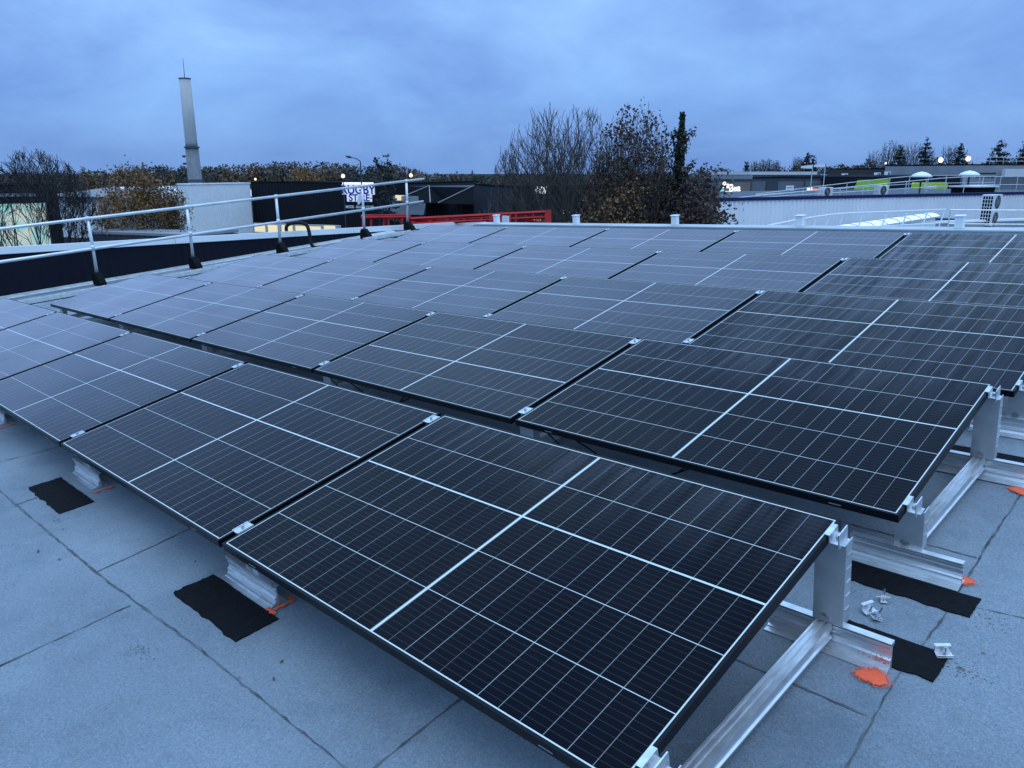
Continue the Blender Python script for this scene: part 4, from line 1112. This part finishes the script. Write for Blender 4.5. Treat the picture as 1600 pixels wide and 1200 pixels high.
def blob_tree(name, label, px, pytop, d, w, seed, lm, group=None, n=900, narrow=False, size=None, cat='tree', twiggy=False):
    rng = np.random.default_rng(seed); b0 = PX(px, 280, d); ht = PX(px, pytop, d).z - GROUND
    root = thing(name, label, cat, T(b0.x, b0.y, GROUND), group)
    m = MB(); m.tube([(0, 0, 0), (0, 0, ht * .9)], [0.02 * ht, 0.03], 5); 
    size = size or 0.09 * w * 2
    if twiggy:
        for k in range(60):
            a = rng.uniform(0, 6.28); z0 = ht * rng.uniform(.2, .85); L = (ht - z0) * rng.uniform(.5, 1.0); q = w * .5 * rng.uniform(.5, 1)
            m.tube([(0, 0, z0), (q * .7 * math.cos(a), q * .7 * math.sin(a), z0 + L * .5), (q * math.cos(a), q * math.sin(a), z0 + L)], [.05, .04, .02], 3, cap=False)
    m.build('trunk', M_TWIG if twiggy else M_BARKD, root)
    P = []
    nl = 9 if not narrow else 12
    for k in range(nl):
        t = (k + .5) / nl; zc = ht * (0.30 + 0.68 * t); ww = w * .5 * (math.sin(math.pi * min(1, 0.18 + 0.8 * t)) ** 0.7)
        for j in range(3):
            a = rng.uniform(0, 6.28); c = np.array((ww * .55 * math.cos(a), ww * .55 * math.sin(a), zc)); nn = n // (nl * 3)
            P.extend(c + rng.normal(0, 1, (nn, 3)) * np.array((ww * .33, ww * .33, ht * .045)))
    P = np.array(P); P = P[P[:, 2] < ht]
    q = MB(); q.quads(leaf_quads(P, size, rng, .02)); q.build('crown', lm, root)
    return root


blob_tree('orange_tree', 'round orange autumn tree above the black store roof', 474, 262, 190, 9.5, 5, M_LAMBER, n=2600, size=.5)
blob_tree('poplar', 'slim brown poplar tip over the pale hall', 131, 260, 150, 2.2, 61, M_LRUST, 'slim trees over the hall', n=500, narrow=True, size=.3)
blob_tree('poplar', 'short dark poplar tip between hall and amber tree', 166, 266, 150, 2.0, 62, M_LBROWN, 'slim trees over the hall', n=500, narrow=True, size=.3)
# the long wooded ridge, read as one mass
rng = np.random.default_rng(77); mb_ = MB()
mats_w = [mat('ridge_brown', (0.060, 0.042, 0.028), 0.8, noise=(.15, .6, 1.5)), mat('ridge_green', (0.026, 0.036, 0.024), 0.8, noise=(.15, .6, 1.4)), mat('ridge_rust', (0.11, 0.062, 0.024), 0.8, noise=(.2, .6, 1.4)), mat('ridge_grey', (0.052, 0.049, 0.046), 0.8)]
prof_x = [-200, 0, 100, 180, 250, 330, 400, 470, 520, 560, 600, 640, 670, 760, 1100, 1250, 1400, 1700]
prof_y = [266, 268, 266, 262, 256, 257, 253, 249, 252, 255, 254, 259, 270, 272, 267, 260, 254, 252]
for k in range(640):
    px = rng.uniform(-220, 1680); d = rng.uniform(235, 320)
    pt = np.interp(px, prof_x, prof_y) + abs(rng.normal(0, 3.0)); c = PX(px, pt, d); H = c.z - GROUND; w = rng.uniform(2.2, 4.2); mi = int(rng.choice(4, p=(.36, .26, .2, .18)))
    nq = 150; u_ = rng.normal(0, 1, (nq, 3)); u_ /= np.linalg.norm(u_, axis=1)[:, None]; u_ *= rng.random((nq, 1)) ** .4
    P = u_ * np.array((w, w, H * .46)) + np.array((c.x, c.y, GROUND + H * .54)); mb_.quads(leaf_quads(P, 1.0, rng, .2), mi)
ridge = mb_.build('wooded_ridge', mats_w); tag(ridge, 'long low wooded skyline of brown and dark green trees', 'woodland', kind='stuff')

# ---- far town on the horizon between the trees
def far_house(px0, px1, pytop, d, label, roofm, seed, wallm=M_CREAM, pitch=1.6, cat='house'):
    F = Facade(px0, d, px1, d * 1.02, 275); z = F.loc((px0 + px1) / 2, pytop)[1]
    r = thing('far_house', label, cat, F.M, 'houses on the horizon')
    m = MB(); m.box(0, F.L, 0, 8, 0, z - pitch); m.build('wall', wallm, r)
    m = MB(); m.add([(-.3, -.3, z - pitch), (F.L + .3, -.3, z - pitch), (F.L + .3, 8.3, z - pitch), (-.3, 8.3, z - pitch), (F.L * .15, 4, z), (F.L * .85, 4, z)],
                    [(0, 1, 5, 4), (1, 2, 5), (2, 3, 4, 5), (3, 0, 4), (0, 3, 2, 1)]); m.build('roof', roofm, r)
    m = MB(); x = .8
    while x < F.L - 1.2: m.box(x, x + .8, -.04, -.004, z - pitch - 1.6, z - pitch - .5); x += 2.2
    m.build('window', M_GLASSD, r)


far_house(655, 690, 272, 300, 'pale long house far off above the pavilion roof', M_TILE, 1)
far_house(694, 720, 274, 320, 'small pale house far off beside the thicket', M_TILE, 2)
far_house(1106, 1120, 272, 190, 'small pale gabled house beyond the lit brown shop', M_TILE, 3)
far_house(1142, 1166, 269, 170, 'wide grey roofed house beyond the lit brown shop', M_TILE, 4)
for i, (px, py, w) in enumerate(((722, 271, 3), (738, 266, 3.2), (752, 272, 3.5), (706, 275, 2.6))):
    blob_tree('distant_tree', ['small dark tree far off beside the pale houses', 'dark pointed tree far off at the thicket edge', 'dark rounded tree behind the thicket', 'tiny dark bush by the far pale house'][i], px, py, 230, w, 90 + i, M_NEEDLE, 'dark trees on the far horizon', n=300, size=.4)

# ---- right: pale ribbed hall with blue trim, railings and units on its roof
F = Facade(1118, 36.5, 1740, 54, 308); zt_ = (F.loc(1130, 314)[1] + F.loc(1590, 304)[1]) / 2
hall = thing('ribbed_hall', 'long pale ribbed hall wall with a dark blue top trim', 'hall', F.M)
ev = F.M.inverted().to_3x3() @ Vector((F.o.x - CAM.x, F.o.y - CAM.y, 0)); ev = ev / ev.y; ex = ev.x * 14 + .4
m = MB(); ribbed(m, 0, F.L, 0, zt_, -0.01, 0.30, 0.05); m.prism([(0, 0), (F.L, 0), (F.L, 14), (ex, 14)], 'z', 0, zt_ - .06); m.build('wall', mat('white_ribbed_sheet', (.74, .76, .78), .45, noise=(.8, .94, 1.03, (1, 1, .15))), hall)
m = MB(); m.box(-.08, F.L + .08, -0.10, 0.12, zt_ + .002, zt_ + .16); m.build('trim', M_BLUE, hall)
m = MB(); m.prism([(.05, .1205), (F.L, .1205), (F.L, 14), (ex, 14)], 'z', zt_ - .059, zt_ + .02); m.build('roof', M_DGREY, hall)


def railing(name, label, pts, h, m_, h0=None, mid=True, lean=(0, 0), spacing=1.5, r=0.022, foot=None):
    """pts: foot points of the run in world space"""
    o0 = Vector(pts[0]); root = thing(name, label, 'railing', T(*o0), 'railings on the roofs beyond')
    P = [np.array(Vector(p) - o0) for p in pts]; L = [0]
    for a, b in zip(P[:-1], P[1:]): L.append(L[-1] + np.linalg.norm(b - a))
    at = lambda s: np.array([np.interp(s, L, [p[i] for p in P]) for i in range(3)])
    n = int(L[-1] / spacing); h0 = h if h0 is None else h0
    UP = lambda s: np.array((lean[0], lean[1], h0 + (h - h0) * min(1.0, s / (L[-1] * .6))))
    for k in range(n + 1):
        q = at(L[-1] * k / max(1, n)); m = MB(); m.tube([tuple(q), tuple(q + UP(L[-1] * k / max(1, n)))], r, 6); m.build('post', m_, root)
    S = np.linspace(0, L[-1], max(2, len(P) * 3))
    m = MB(); m.tube([tuple(at(s) + UP(s)) for s in S], r, 6); m.build('top_rail', m_, root)
    if mid: m = MB(); m.tube([tuple(at(s) + UP(s) * .52) for s in S], r * .9, 6); m.build('mid_rail', m_, root)
    return root


zr_ = GROUND + zt_ + .02
hp = lambda x, y: tuple(F.M @ Vector((x, y, zt_ + .02)))
xa = F.loc(1165, 312)[0]; xb = F.loc(1430, 305)[0]; xc = F.loc(1690, 303)[0]
railing('roof_railing', 'thin galvanised railing along the blue-trimmed hall roof, rising to a corner', [hp(xa, .6), hp(xb, .9), hp(xb + 1.5, 1.0), hp(xc, 1.2)], 1.05, M_GALV, h0=.10, spacing=1.9, r=.025)
railing('roof_railing', 'second railing run further back on the blue-trimmed hall roof', [hp(xa + 5, 4.2), hp(xb, 5.4), hp(xc + 2, 7.0)], 1.1, M_GALV, h0=.12, spacing=2.2, r=.025)


def fan_unit(label, M, w, dp, h, nf=1, grid_side=True, group='fan units on the roofs'):
    root = thing('fan_unit', label, 'air conditioner', M, group)
    m = MB(); m.box(0, w, 0, dp, 0.08, h); bevel(m.build('casing', M_PALE, root), 0.02, 2)
    m = MB(); m.box(.06, .14, .02, dp - .02, 0, .0795); m.box(w - .14, w - .06, .02, dp - .02, 0, .0795); m.build('foot', M_DGREY, root)
    for k in range(nf):
        zc = h * (k + .5) / nf + .04; rr = min(w * .40, h / nf * .40)
        m = MB(); m.tube([(w * .44, -.012, zc), (w * .44, -.002, zc)], rr, 24); f = m.build('fan_grille', M_BLACK, root)
        m = MB()
        for t in np.linspace(0, math.pi, 5)[:4]: m.box(-rr, rr, -.006, .004, -.008, .008, M=T(w * .44, -.018, zc) @ Matrix.Rotation(t, 4, 'Y'))
        for q in (.35, .7, 1.0):
            ring = [(w * .44 + rr * q * math.cos(t), -.018, zc + rr * q * math.sin(t)) for t in np.linspace(0, 6.2832, 25)]; m.tube(ring, .007, 4, cap=False)
        m.build('guard', M_GREY, f)
    if grid_side:
        m = MB(); m.box(-.012, -.002, .04, dp - .04, .14, h - .06); g_ = m.build('coil_panel', M_BLACK, root)
        m = MB()
        for i in range(5): y = .04 + (dp - .08) * i / 4; m.box(-.03, -.0125, y - .008, y + .008, .14, h - .06)
        for i in range(9): zz = .14 + (h - .2) * i / 8; m.box(-.0305, -.013, .04, dp - .04, zz - .009, zz + .009)
        m.build('grille', M_WHITE, g_)
    return root


for (px, py, w, h, lab) in ((1285, 307, .78, .54, 'white fan unit on the hall roof in front of the pale green sign'), (1373, 305, .78, .60, 'white fan unit on the hall roof in front of the bright green panel')):
    x = F.loc(px, py, .7)[0]; fan_unit(lab, F.M @ T(x, .7, zt_ + .02), w, .34, h, 1, False)
for i, (px, d, w, lab) in enumerate(((1440, 50, 1.3, 'white low domed roof cowl above the olive green sign'), (1515, 52, 1.35, 'white low domed roof cowl beside the stepped pale building'))):
    x = F.loc(px, 300)[0]; p = PX(px, 274 - 2 * i, d); rt = thing('roof_cowl', lab, 'roof cowl', T(p.x, p.y, zr_), 'white cowls on the hall roof'); h = p.z - zr_
    m = MB(); m.tube([(0, 0, 0), (0, 0, h - .08)], .06, 8); m.build('stem', M_DGREY, rt)
    m = MB(); m.tube([(0, 0, h - .12), (0, 0, h - .09), (0, 0, h + .05), (0, 0, h + .17), (0, 0, h + .23)], [w * .47, w * .5, w * .40, w * .22, .03], 20); m.build('cowl', M_WHITE, rt, smooth=True)
x = F.loc(1520, 300, .9)[0]; rt = thing('roof_hatch', 'dark roof hatch with a flat pale lid behind the big fan unit', 'roof hatch', F.M @ T(x, .9, zt_ + .02))
m = MB(); m.box(0, 2.3, 0, 1.4, 0, .42); m.build('curb', M_BLACK, rt); m = MB(); m.box(-.1, 2.5, -.1, 1.5, .4205, .50); m.build('lid', M_WHITE, rt)

# lower annexe roof in front of it, with the curved railing, lit rooflight and the big fan unit
ZA = EYE - 2.33
c1, c2, c3, c4 = (Vector((PX(a, b, d).x, PX(a, b, d).y, 0)) for a, b, d in ((1080, 340, 19), (1780, 340, 19), (1760, 325, 40), (1150, 325, 33)))
an = thing('low_annexe', 'low grey annexe roof between our roof and the ribbed hall', 'annexe', T(c1.x, c1.y, GROUND)); q = [c - c1 for c in (c1, c2, c3, c4)]; h = ZA - GROUND
m = MB(); m.add([(v.x, v.y, 0) for v in q] + [(v.x, v.y, h - .15) for v in q], [(0, 1, 5, 4), (1, 2, 6, 5), (2, 3, 7, 6), (3, 0, 4, 7)]); m.build('wall', M_PALE, an)
m = MB(); m.add([(v.x, v.y, h - .15) for v in q] + [(v.x, v.y, h) for v in q], [(3, 2, 1, 0), (4, 5, 6, 7), (0, 1, 5, 4), (1, 2, 6, 5), (2, 3, 7, 6), (3, 0, 4, 7)]); m.build('roof', mat('annexe_roof', (.26, .28, .30), .6, noise=(.6, .8, 1.15)), an)
zA = lambda px, py, z: CAM + ray(px, py) * ((z - EYE) / ray(px, py).z)
lean_v = PX(1300, 340, 24) - PX(1308, 340, 24)
tops = [(1189, 355), (1240, 344.5), (1277, 338), (1306, 334.5), (1333, 332.5), (1381, 331), (1430, 329), (1459, 328), (1477, 327)]
ftp = [zA(a, b, ZA + 1.03) + Vector((lean_v.x * 1.5, lean_v.y * 1.5, -1.03)) for a, b in tops]
railing('roof_railing', 'white curved railing with leaning posts in front of the lit rooflight', [tuple(p) for p in ftp], 1.03, M_WHITE, lean=(-lean_v.x * 1.5, -lean_v.y * 1.5), spacing=1.15, r=.026)
ft2 = [zA(a, b, ZA + 1.03) + Vector((0, 0, -1.03)) for a, b in ((1485, 328), (1660, 329))]
railing('roof_railing', 'straight grey railing run beside and behind the big fan unit', [tuple(p) for p in ft2], 1.03, M_GALV, spacing=2.6, r=.024)
a = zA(1322, 353, ZA + .35); b2 = zA(1472, 331.5, ZA + .35); dv = Vector((b2.x - a.x, b2.y - a.y, 0)); L = dv.length; dv.normalize(); nv = Vector((-dv.y, dv.x, 0))
MS = Matrix(((dv.x, nv.x, 0, a.x), (dv.y, nv.y, 0, a.y), (0, 0, 1, ZA), (0, 0, 0, 1)))
sk = thing('rooflight', 'long lit white rooflight strip lying on the annexe roof', 'rooflight', MS)
m = MB(); m.box(0, L, 0, 1.0, .002, .16); m.build('curb', M_FLASH, sk)
m = MB(); m.prism([(0.03, .1605), (.97, .1605), (.80, .27), (.5, .32), (.2, .27)], 'x', .03, L - .03); m.build('glazing', M_LITSTRIP, sk)
n = 8
for k in range(n + 1):
    x = .03 + (L - .14) * k / n; m = MB(); m.tube([(x, .01, .16), (x, .19, .285), (x, .5, .335), (x, .81, .285), (x, .99, .16)], .014, 4); m.build('glazing_bar', M_GREY, sk)
# plinth wall behind the second railing
Fp = Facade(1470, 33, 1700, 36.5, 350); zp0 = Fp.loc(1560, 346)[1]
pl = thing('plinth_wall', 'low grey plinth with a pale cap behind the big fan unit', 'plinth', Fp.M @ T(0, 0, ZA - GROUND)); hz = zp0 - (ZA - GROUND)
m = MB(); m.box(0, Fp.L, 0, .25, .004, max(.2, hz)); m.build('wall', M_GREY, pl); m = MB(); m.box(-.03, Fp.L + .03, -.04, .29, max(.2, hz) + .001, max(.2, hz) + .09); m.build('cap', M_WHITE, pl)
# big two-fan unit seen on its corner
pu = zA(1547, 356, ZA + .02); 
ax = math.atan2(RT[1], RT[0]) + rad(40)
fan_unit('big two-fan condenser unit seen on its corner behind the roof edge', T(pu.x, pu.y, ZA) @ Matrix.Rotation(ax, 4, 'Z'), 0.9, .50, 1.42, 2, True)
sm_ = zA(1478, 350, ZA); rt = thing('roof_box', 'small dark junction box on the annexe roof beside the rooflight end', 'box', T(sm_.x, sm_.y, ZA)); m = MB(); m.box(-.4, .4, -.3, .3, .002, .26); m.build('case', M_DGREY, rt); m = MB(); m.box(-.43, .43, -.33, .33, .2605, .30); m.build('lid', M_GREY, rt)

# ---- far shops to the right
F = Facade(1121, 88, 1342, 96, 285); zs = F.loc(1160, 283)[1]
sh = block(F, 'shop_row', 'row of brown and slate grey shop fronts beyond the ribbed hall', 'shops', zs, 18, M_SLATE, M_DGREY, pitch=.6, rib=.02, parapet=.5)


def panel_on(F, root, name, px0, py0, px1, py1, m_, y=-0.06, th=0.05):
    a = F.rect(px0, py0, px1, py1); m = MB(); m.box(a[0], a[1], y - th, y, a[2], a[3]); return m.build(name, m_, root), a


panel_on(F, sh, 'fascia', 1121, 285, 1171, 306, M_BROWN); panel_on(F, sh, 'fascia', 1173, 283, 1194, 305, M_SLATE)
panel_on(F, sh, 'shop_window', 1130, 307, 1150, 313, M_LITY)
for k, (x0, x1) in enumerate(((1174, 1193), (1196, 1212), (1214, 1252), (1256, 1284), (1287, 1330))):
    panel_on(F, sh, 'cladding_panel', x0, 284 - k * .5, x1, 307, [M_SLATE, M_DGREY, M_SLATE, M_SLATE, M_SLATE][k], -.115, .03)
s1 = thing('shop_sign', 'white lit lettering in two lines on the brown shop front', 'sign', F.M, 'signs on the far shops')
for (t_, px, py, sz) in (('Ba', 1133, 289.5, 1.0), ('Bea', 1147, 294, 1.1)):
    c = F.loc(px, py); text(t_, 'lettering', sz, M_LITW, s1, T(c[0], -.13, c[1]) @ SIGNROT)
a = F.rect(1128, 298.5, 1145, 300.5); m = MB(); m.box(a[0], a[1], -.14, -.112, a[2], a[3]); m.build('underline', M_LITW, s1)
s2 = thing('shop_sign', 'small cyan lit box sign at the brown shop corner', 'sign', F.M, 'signs on the far shops'); panel_on(F, s2, 'panel', 1124, 296, 1128, 302, M_LITC, -.12, .2)
s3 = thing('shop_sign', 'pale striped poster board on the slate shop fronts', 'sign', F.M, 'signs on the far shops'); panel_on(F, s3, 'panel', 1226, 290, 1238, 302, M_SIGNW, -.16, .05)
a = F.rect(1227, 291, 1236, 301); m = MB()
for k in range(3): m.box(a[0], a[1], -.225, -.2105, a[2] + (a[3] - a[2]) * (k * .33 + .08), a[2] + (a[3] - a[2]) * (k * .33 + .16))
m.build('stripe', M_SIGNB, s3)
s4 = thing('shop_sign', 'orange oval lit sign with a white square on the slate fronts', 'sign', F.M, 'signs on the far shops'); panel_on(F, s4, 'panel', 1259, 293, 1267, 302, M_LITW, -.16, .05)
c = F.loc(1272, 298); m = MB(); m.prism([(c[0] + .62 * math.cos(t), c[1] + .30 * math.sin(t)) for t in np.linspace(0, 6.283, 20, endpoint=False)], 'y', -.24, -.16); m.build('oval', M_LITO, s4)
s5 = thing('shop_sign', 'pale green slanted sign board on the slate shop fronts', 'sign', F.M, 'signs on the far shops')
m = MB(); q = [F.loc(*v) for v in ((1303, 298.5), (1320, 299), (1322.5, 289), (1306, 289))]; m.prism(q, 'y', -.22, -.16); m.build('panel', M_LIME, s5)
m = MB(); q = [F.loc(*v) for v in ((1308, 296.5), (1318, 297), (1318.4, 295), (1309, 295))]; m.prism(q, 'y', -.235, -.2205); m.build('text_line', M_GREEN, s5)
for k, (px, lab) in enumerate(((1292, 'small white vent unit on the slate shop roof'), (1325, 'white vent unit on the shop roof left of the green panel'), (1376, 'white vent unit above the bright green panel'), (1392, 'taller white vent unit at the end of the green panel'))):
    FF = F; c = FF.loc(px, 281 - k * 1.0); rt = thing('vent_unit', lab, 'vent unit', F.M @ T(c[0], .35, zs + .27), 'vent units on the shop roof'); hh = .45 + .12 * k
    m = MB(); m.box(-.28, .28, 0, .5, .0, hh); m.build('casing', M_WHITE, rt); m = MB(); m.box(-.2, -.04, -.012, -.002, .08, hh - .08); m.box(.04, .2, -.012, -.002, .08, hh - .08); m.build('louvre', M_BLACK, rt)
F = Facade(1326, 90, 1500, 98, 285); zs2 = F.loc(1400, 276)[1]
gs = block(F, 'green_shop', 'black shop with a bright green corner panel beside the slate fronts', 'shop', zs2, 16, M_DWALL, M_DGREY, pitch=.6, rib=.02, parapet=.4)
m = MB(); q = [F.loc(*v) for v in ((1332, 299.5), (1385, 298), (1387, 280), (1339, 281.5))]; m.prism(q, 'y', -.2, -.06); m.build('green_panel', M_GREEN, gs)
m = MB(); q = [F.loc(*v) for v in ((1333.5, 299), (1347, 298.6), (1351, 281.6), (1340, 281.9))]; m.prism(q, 'y', -.215, -.201); m.build('pale_band', mat('green_pale', (.32, .50, .10), .5), gs)
F = Facade(1405, 70, 1500, 74, 292)
s6 = thing('olive_sign', 'rounded olive green sign with white lettering seen through the railing', 'sign', F.M @ T(0, 0, 0), 'signs on the far shops')
q0, q1 = F.loc(1423.5, 298), F.loc(1480, 284.5); w, h = q1[0] - q0[0], q1[1] - q0[1]; rr = .22; P = []
for (cx2, cz2, a0) in ((w - rr, h - rr, 0), (rr, h - rr, 90), (rr, rr, 180), (w - rr, rr, 270)):
    for t in (0, 30, 60, 90): P.append((q0[0] + cx2 + rr * math.cos(rad(a0 + t)), q0[1] + cz2 + rr * math.sin(rad(a0 + t))))
m = MB(); m.prism(P, 'y', -.1, .05); m.build('board', M_OLIVE, s6)
text('Saint', 'lettering', .70, M_SIGNW, s6, T(q0[0] + w * .5, -.11, q0[1] + h * .40) @ SIGNROT, sx=1.35)
m = MB(); m.box(q0[0] + .3, q0[0] + .42, .0505, .2, 0, q0[1] + h * .8); m.box(q0[0] + w - .42, q0[0] + w - .3, .0505, .2, 0, q0[1] + h * .8); m.build('post', M_DGREY, s6)

F = Facade(1388, 118, 1500, 122, 270); b3 = block(F, 'brown_block', 'dark brown block below the far conifers', 'building', F.loc(1420, 264)[1], 14, mat('dark_brown_render', (.035, .028, .026), .7), M_BLACK, pitch=.8, rib=.01)
m = MB()
for px in (1402, 1409, 1415): a = F.rect(px, 274, px + 3, 278); m.box(a[0], a[1], -.05, -.012, a[2], a[3])
m.build('window', M_GLASSD, b3)
panel_on(F, b3, 'white_wall', 1447, 263, 1475, 277, M_PALE, -.03, .06)
F = Facade(1508, 98, 1720, 104, 265); b4 = block(F, 'stepped_building', 'stepped pale grey building with roof railings past the dark block', 'building', F.loc(1560, 258)[1], 14, M_GREY, M_BLACK, pitch=.5, rib=.02)
panel_on(F, b4, 'lower_wing', 1556, 264, 1700, 276, M_PALE, -.9, .5); panel_on(F, b4, 'window_band', 1525, 270, 1555, 277, M_GLASSD, -.05, .03)
pts = [tuple(F.M @ Vector((x, 2, F.loc(1560, 258)[1]))) for x in (F.loc(1545, 258)[0], F.loc(1690, 258)[0])]
railing('roof_railing', 'thin railing on top of the stepped pale building', pts, 1.0, M_GALV, spacing=2.0, r=.03)

F = Facade(1172, 116, 1276, 120, 272); block(F, 'pale_roofed_hall', 'low hall with a pale roof edge behind the slate shop row', 'hall', F.loc(1220, 273)[1], 10, M_GREY, M_PALE, pitch=.8, rib=.02, parapet=.9)
for i, (a_, b_, py, d, lab) in enumerate(((1200, 1222, 266, 175, 'small pale house beneath the slim low poplars'), (1228, 1243, 264, 185, 'narrow pale house left of the round dark pine'), (1296, 1318, 265, 180, 'pale house right of the tall flag mast'), (1322, 1338, 262, 190, 'small pale house above the red lit sign'))):
    far_house(a_, b_, py, d, lab, M_TILE, i)
# far trees on the right horizon
gp = 'poplars on the far right horizon'
for i, (px, py, w) in enumerate(((1178, 257, 2.2), (1190, 255, 2.2), (1201, 254, 2.4), (1211, 256, 2.0), (1245, 250, 3.2), (1366, 240, 4.0), (1384, 226, 4.2), (1402, 232, 3.6), (1424, 228, 4.2), (1446, 236, 3.0), (1478, 232, 3.6))):
    lab = ['slim bare poplar, first of the low row past the grey roofed house', 'slim bare poplar, second of the low row', 'tallest slim poplar of the low row', 'last slim poplar of the low row', 'pale poplar beside the dark round pine', 'short wispy poplar at the edge of the tall group', 'tall leaning bare poplar in the tall group',
           'bare poplar behind the dark cedar', 'wispy poplar between the two cedars', 'small poplar right of the pointed cedar', 'pale poplar behind the bright lamp'][i]
    blob_tree('poplar', lab, px, py - 6, 170, w, 100 + i, M_TWIG, gp, n=420, narrow=True, size=.28, twiggy=True)
gp = 'dark conifers on the far right horizon'
for i, (px, py, R) in enumerate(((1164, 262, 1.5), (1257, 248, 2.2), (1266, 252, 2.0), (1398, 236, 2.8), (1438, 226, 2.4), (1492, 234, 3.0), (1552, 229, 3.6), (1591, 230, 3.2))):
    lab = ['small dark pine beside the grey roofed house', 'round dark pine over the shop row', 'smaller dark pine touching the round pine', 'broad dark cedar among the tall poplars', 'pointed tiered cedar among the tall poplars', 'dark pine between the two bright lamps', 'broad dark pine over the stepped building', 'dark pine at the far end of the skyline'][i]
    conifer('conifer', lab, px, py - 7, 140, R * 1.15, 130 + i, gp, droop=0.05, n_lev=13, size=.38, low=.35, dens=1.3)
rng = np.random.default_rng(99)
for i in range(9):
    px = (1096, 1128, 1222, 1240, 1285, 1308, 1340, 1358, 1460)[i]; py = (268, 266, 264, 262, 262, 260, 262, 252, 250)[i]
    lab = ['russet bush above the dark leafed tree', 'small tree above the lit brown shop', 'brown bush over the shop row', 'rust tree over the shop row', 'brown tree by the tall flag mast', 'low brown tree past the flag mast', 'low brown tree by the red lit sign', 'brown tree beside the tall poplars', 'brown tree between cedar and lamp'][i]
    blob_tree('brown_tree', lab, px, py - 4, 165, rng.uniform(5, 8), 150 + i, mats_w[0] if i % 2 else mats_w[3], 'brown trees on the far right horizon', n=650, size=.5)
lamp_post(1470, 250, 118, 'bright warm lamp left of the dark pine', .36); lamp_post(1513, 248, 116, 'bright warm lamp right of the dark pine', .36)
for (px, py, lab) in ((1384, 255, 'small white lamp among the tall poplars'), (1392, 263, 'small lamp under the broad cedar'), (1117, 276, 'tiny white lamp beside the far gabled house'), (1175, 273, 'tiny warm lamp over the brown shop'), (1104, 282, 'tiny white lamp above the dark leafed tree'), (1190, 270, 'tiny lamp below the low poplars')):
    lamp_post(px, py, 130, lab, .15)
F = Facade(1310, 128, 1345, 130, 270); rs_ = thing('red_lit_sign', 'red and amber lit shop sign behind the shop row', 'sign', F.M)
a = F.rect(1313, 268, 1329, 274); m = MB(); m.box(a[0], a[1], 0, .3, a[2], a[3]); m.build('red_panel', M_LITR, rs_); a = F.rect(1330, 270, 1345, 273); m = MB(); m.box(a[0], a[1], 0, .3, a[2], a[3]); m.build('white_panel', M_LITY, rs_)
m = MB(); a = F.rect(1320, 280, 1322, 268); m.box(min(a[:2]), max(a[:2]), .3005, .5, 0, max(a[2:])); m.build('post', M_DGREY, rs_)
for i, (px, py, lab) in enumerate(((1290, 255, 'tall thin flag mast with a pale flag over the shop row'), (1270, 257, 'shorter flag mast with a pale flag beside the tall one'))):
    p = PX(px, py, 80); rt = thing('flag_mast', lab, 'flag mast', T(p.x, p.y, GROUND), 'flag masts by the shop row'); h = p.z - GROUND
    m = MB(); m.tube([(0, 0, 0), (0, 0, h)], [.07, .04], 6); m.build('pole', M_GALV, rt)
    e = PX(px - 18, py + 3, 80) - Vector((p.x, p.y, GROUND)); m = MB(); n = 10; vs = []
    for k in range(n + 1):
        t = k / n; w_ = .04 * math.sin(t * 7); vs += [(e.x * t - RT[1] * w_, e.y * t + RT[0] * w_, h - .02 - .15 * t), (e.x * t - RT[1] * w_, e.y * t + RT[0] * w_, h - .42 + .05 * t)]
    m.add(vs, [(2 * k, 2 * k + 1, 2 * k + 3, 2 * k + 2) for k in range(n)]); m.build('flag', M_SIGNW, rt)
# lit signs glimpsed through the trees
for i, (px, py, s, mm_, lab) in enumerate(((845, 297, 9, M_LITW, 'white lit lettering glimpsed through the bare tree'), (1010, 297, 8, M_LITY, 'warm lit window glimpsed through the brown leafed tree'), (846, 346, 12, M_LITY, 'warm lit window beside the red lift end post'), (884, 330, 6, M_LITW, 'white lit window glimpsed through the thicket'), (972, 330, 6, M_LITY, 'small lit window glimpsed through the rusty beech'))):
    F = Facade(px - s, 52, px + s, 52, py); rt = thing('lit_window_panel', lab, 'lit window', F.M, 'lit shop windows behind the trees'); z0, z1 = F.loc(px, py + s * .6)[1], F.loc(px, py - s * .6)[1]
    m = MB(); m.box(0, F.L, 0, .2, z0, z1); m.build('pane', mm_, rt); m = MB(); m.box(-.1, F.L + .1, .2005, .4, 0, z1 + .1); m.build('wall', M_DWALL, rt)
F = Facade(800, 54, 1110, 58, 300); block(F, 'dark_shop', 'dark shop wall standing behind the bare and leafed trees', 'shop', F.loc(950, 292)[1], 12, M_DWALL, M_BLACK)
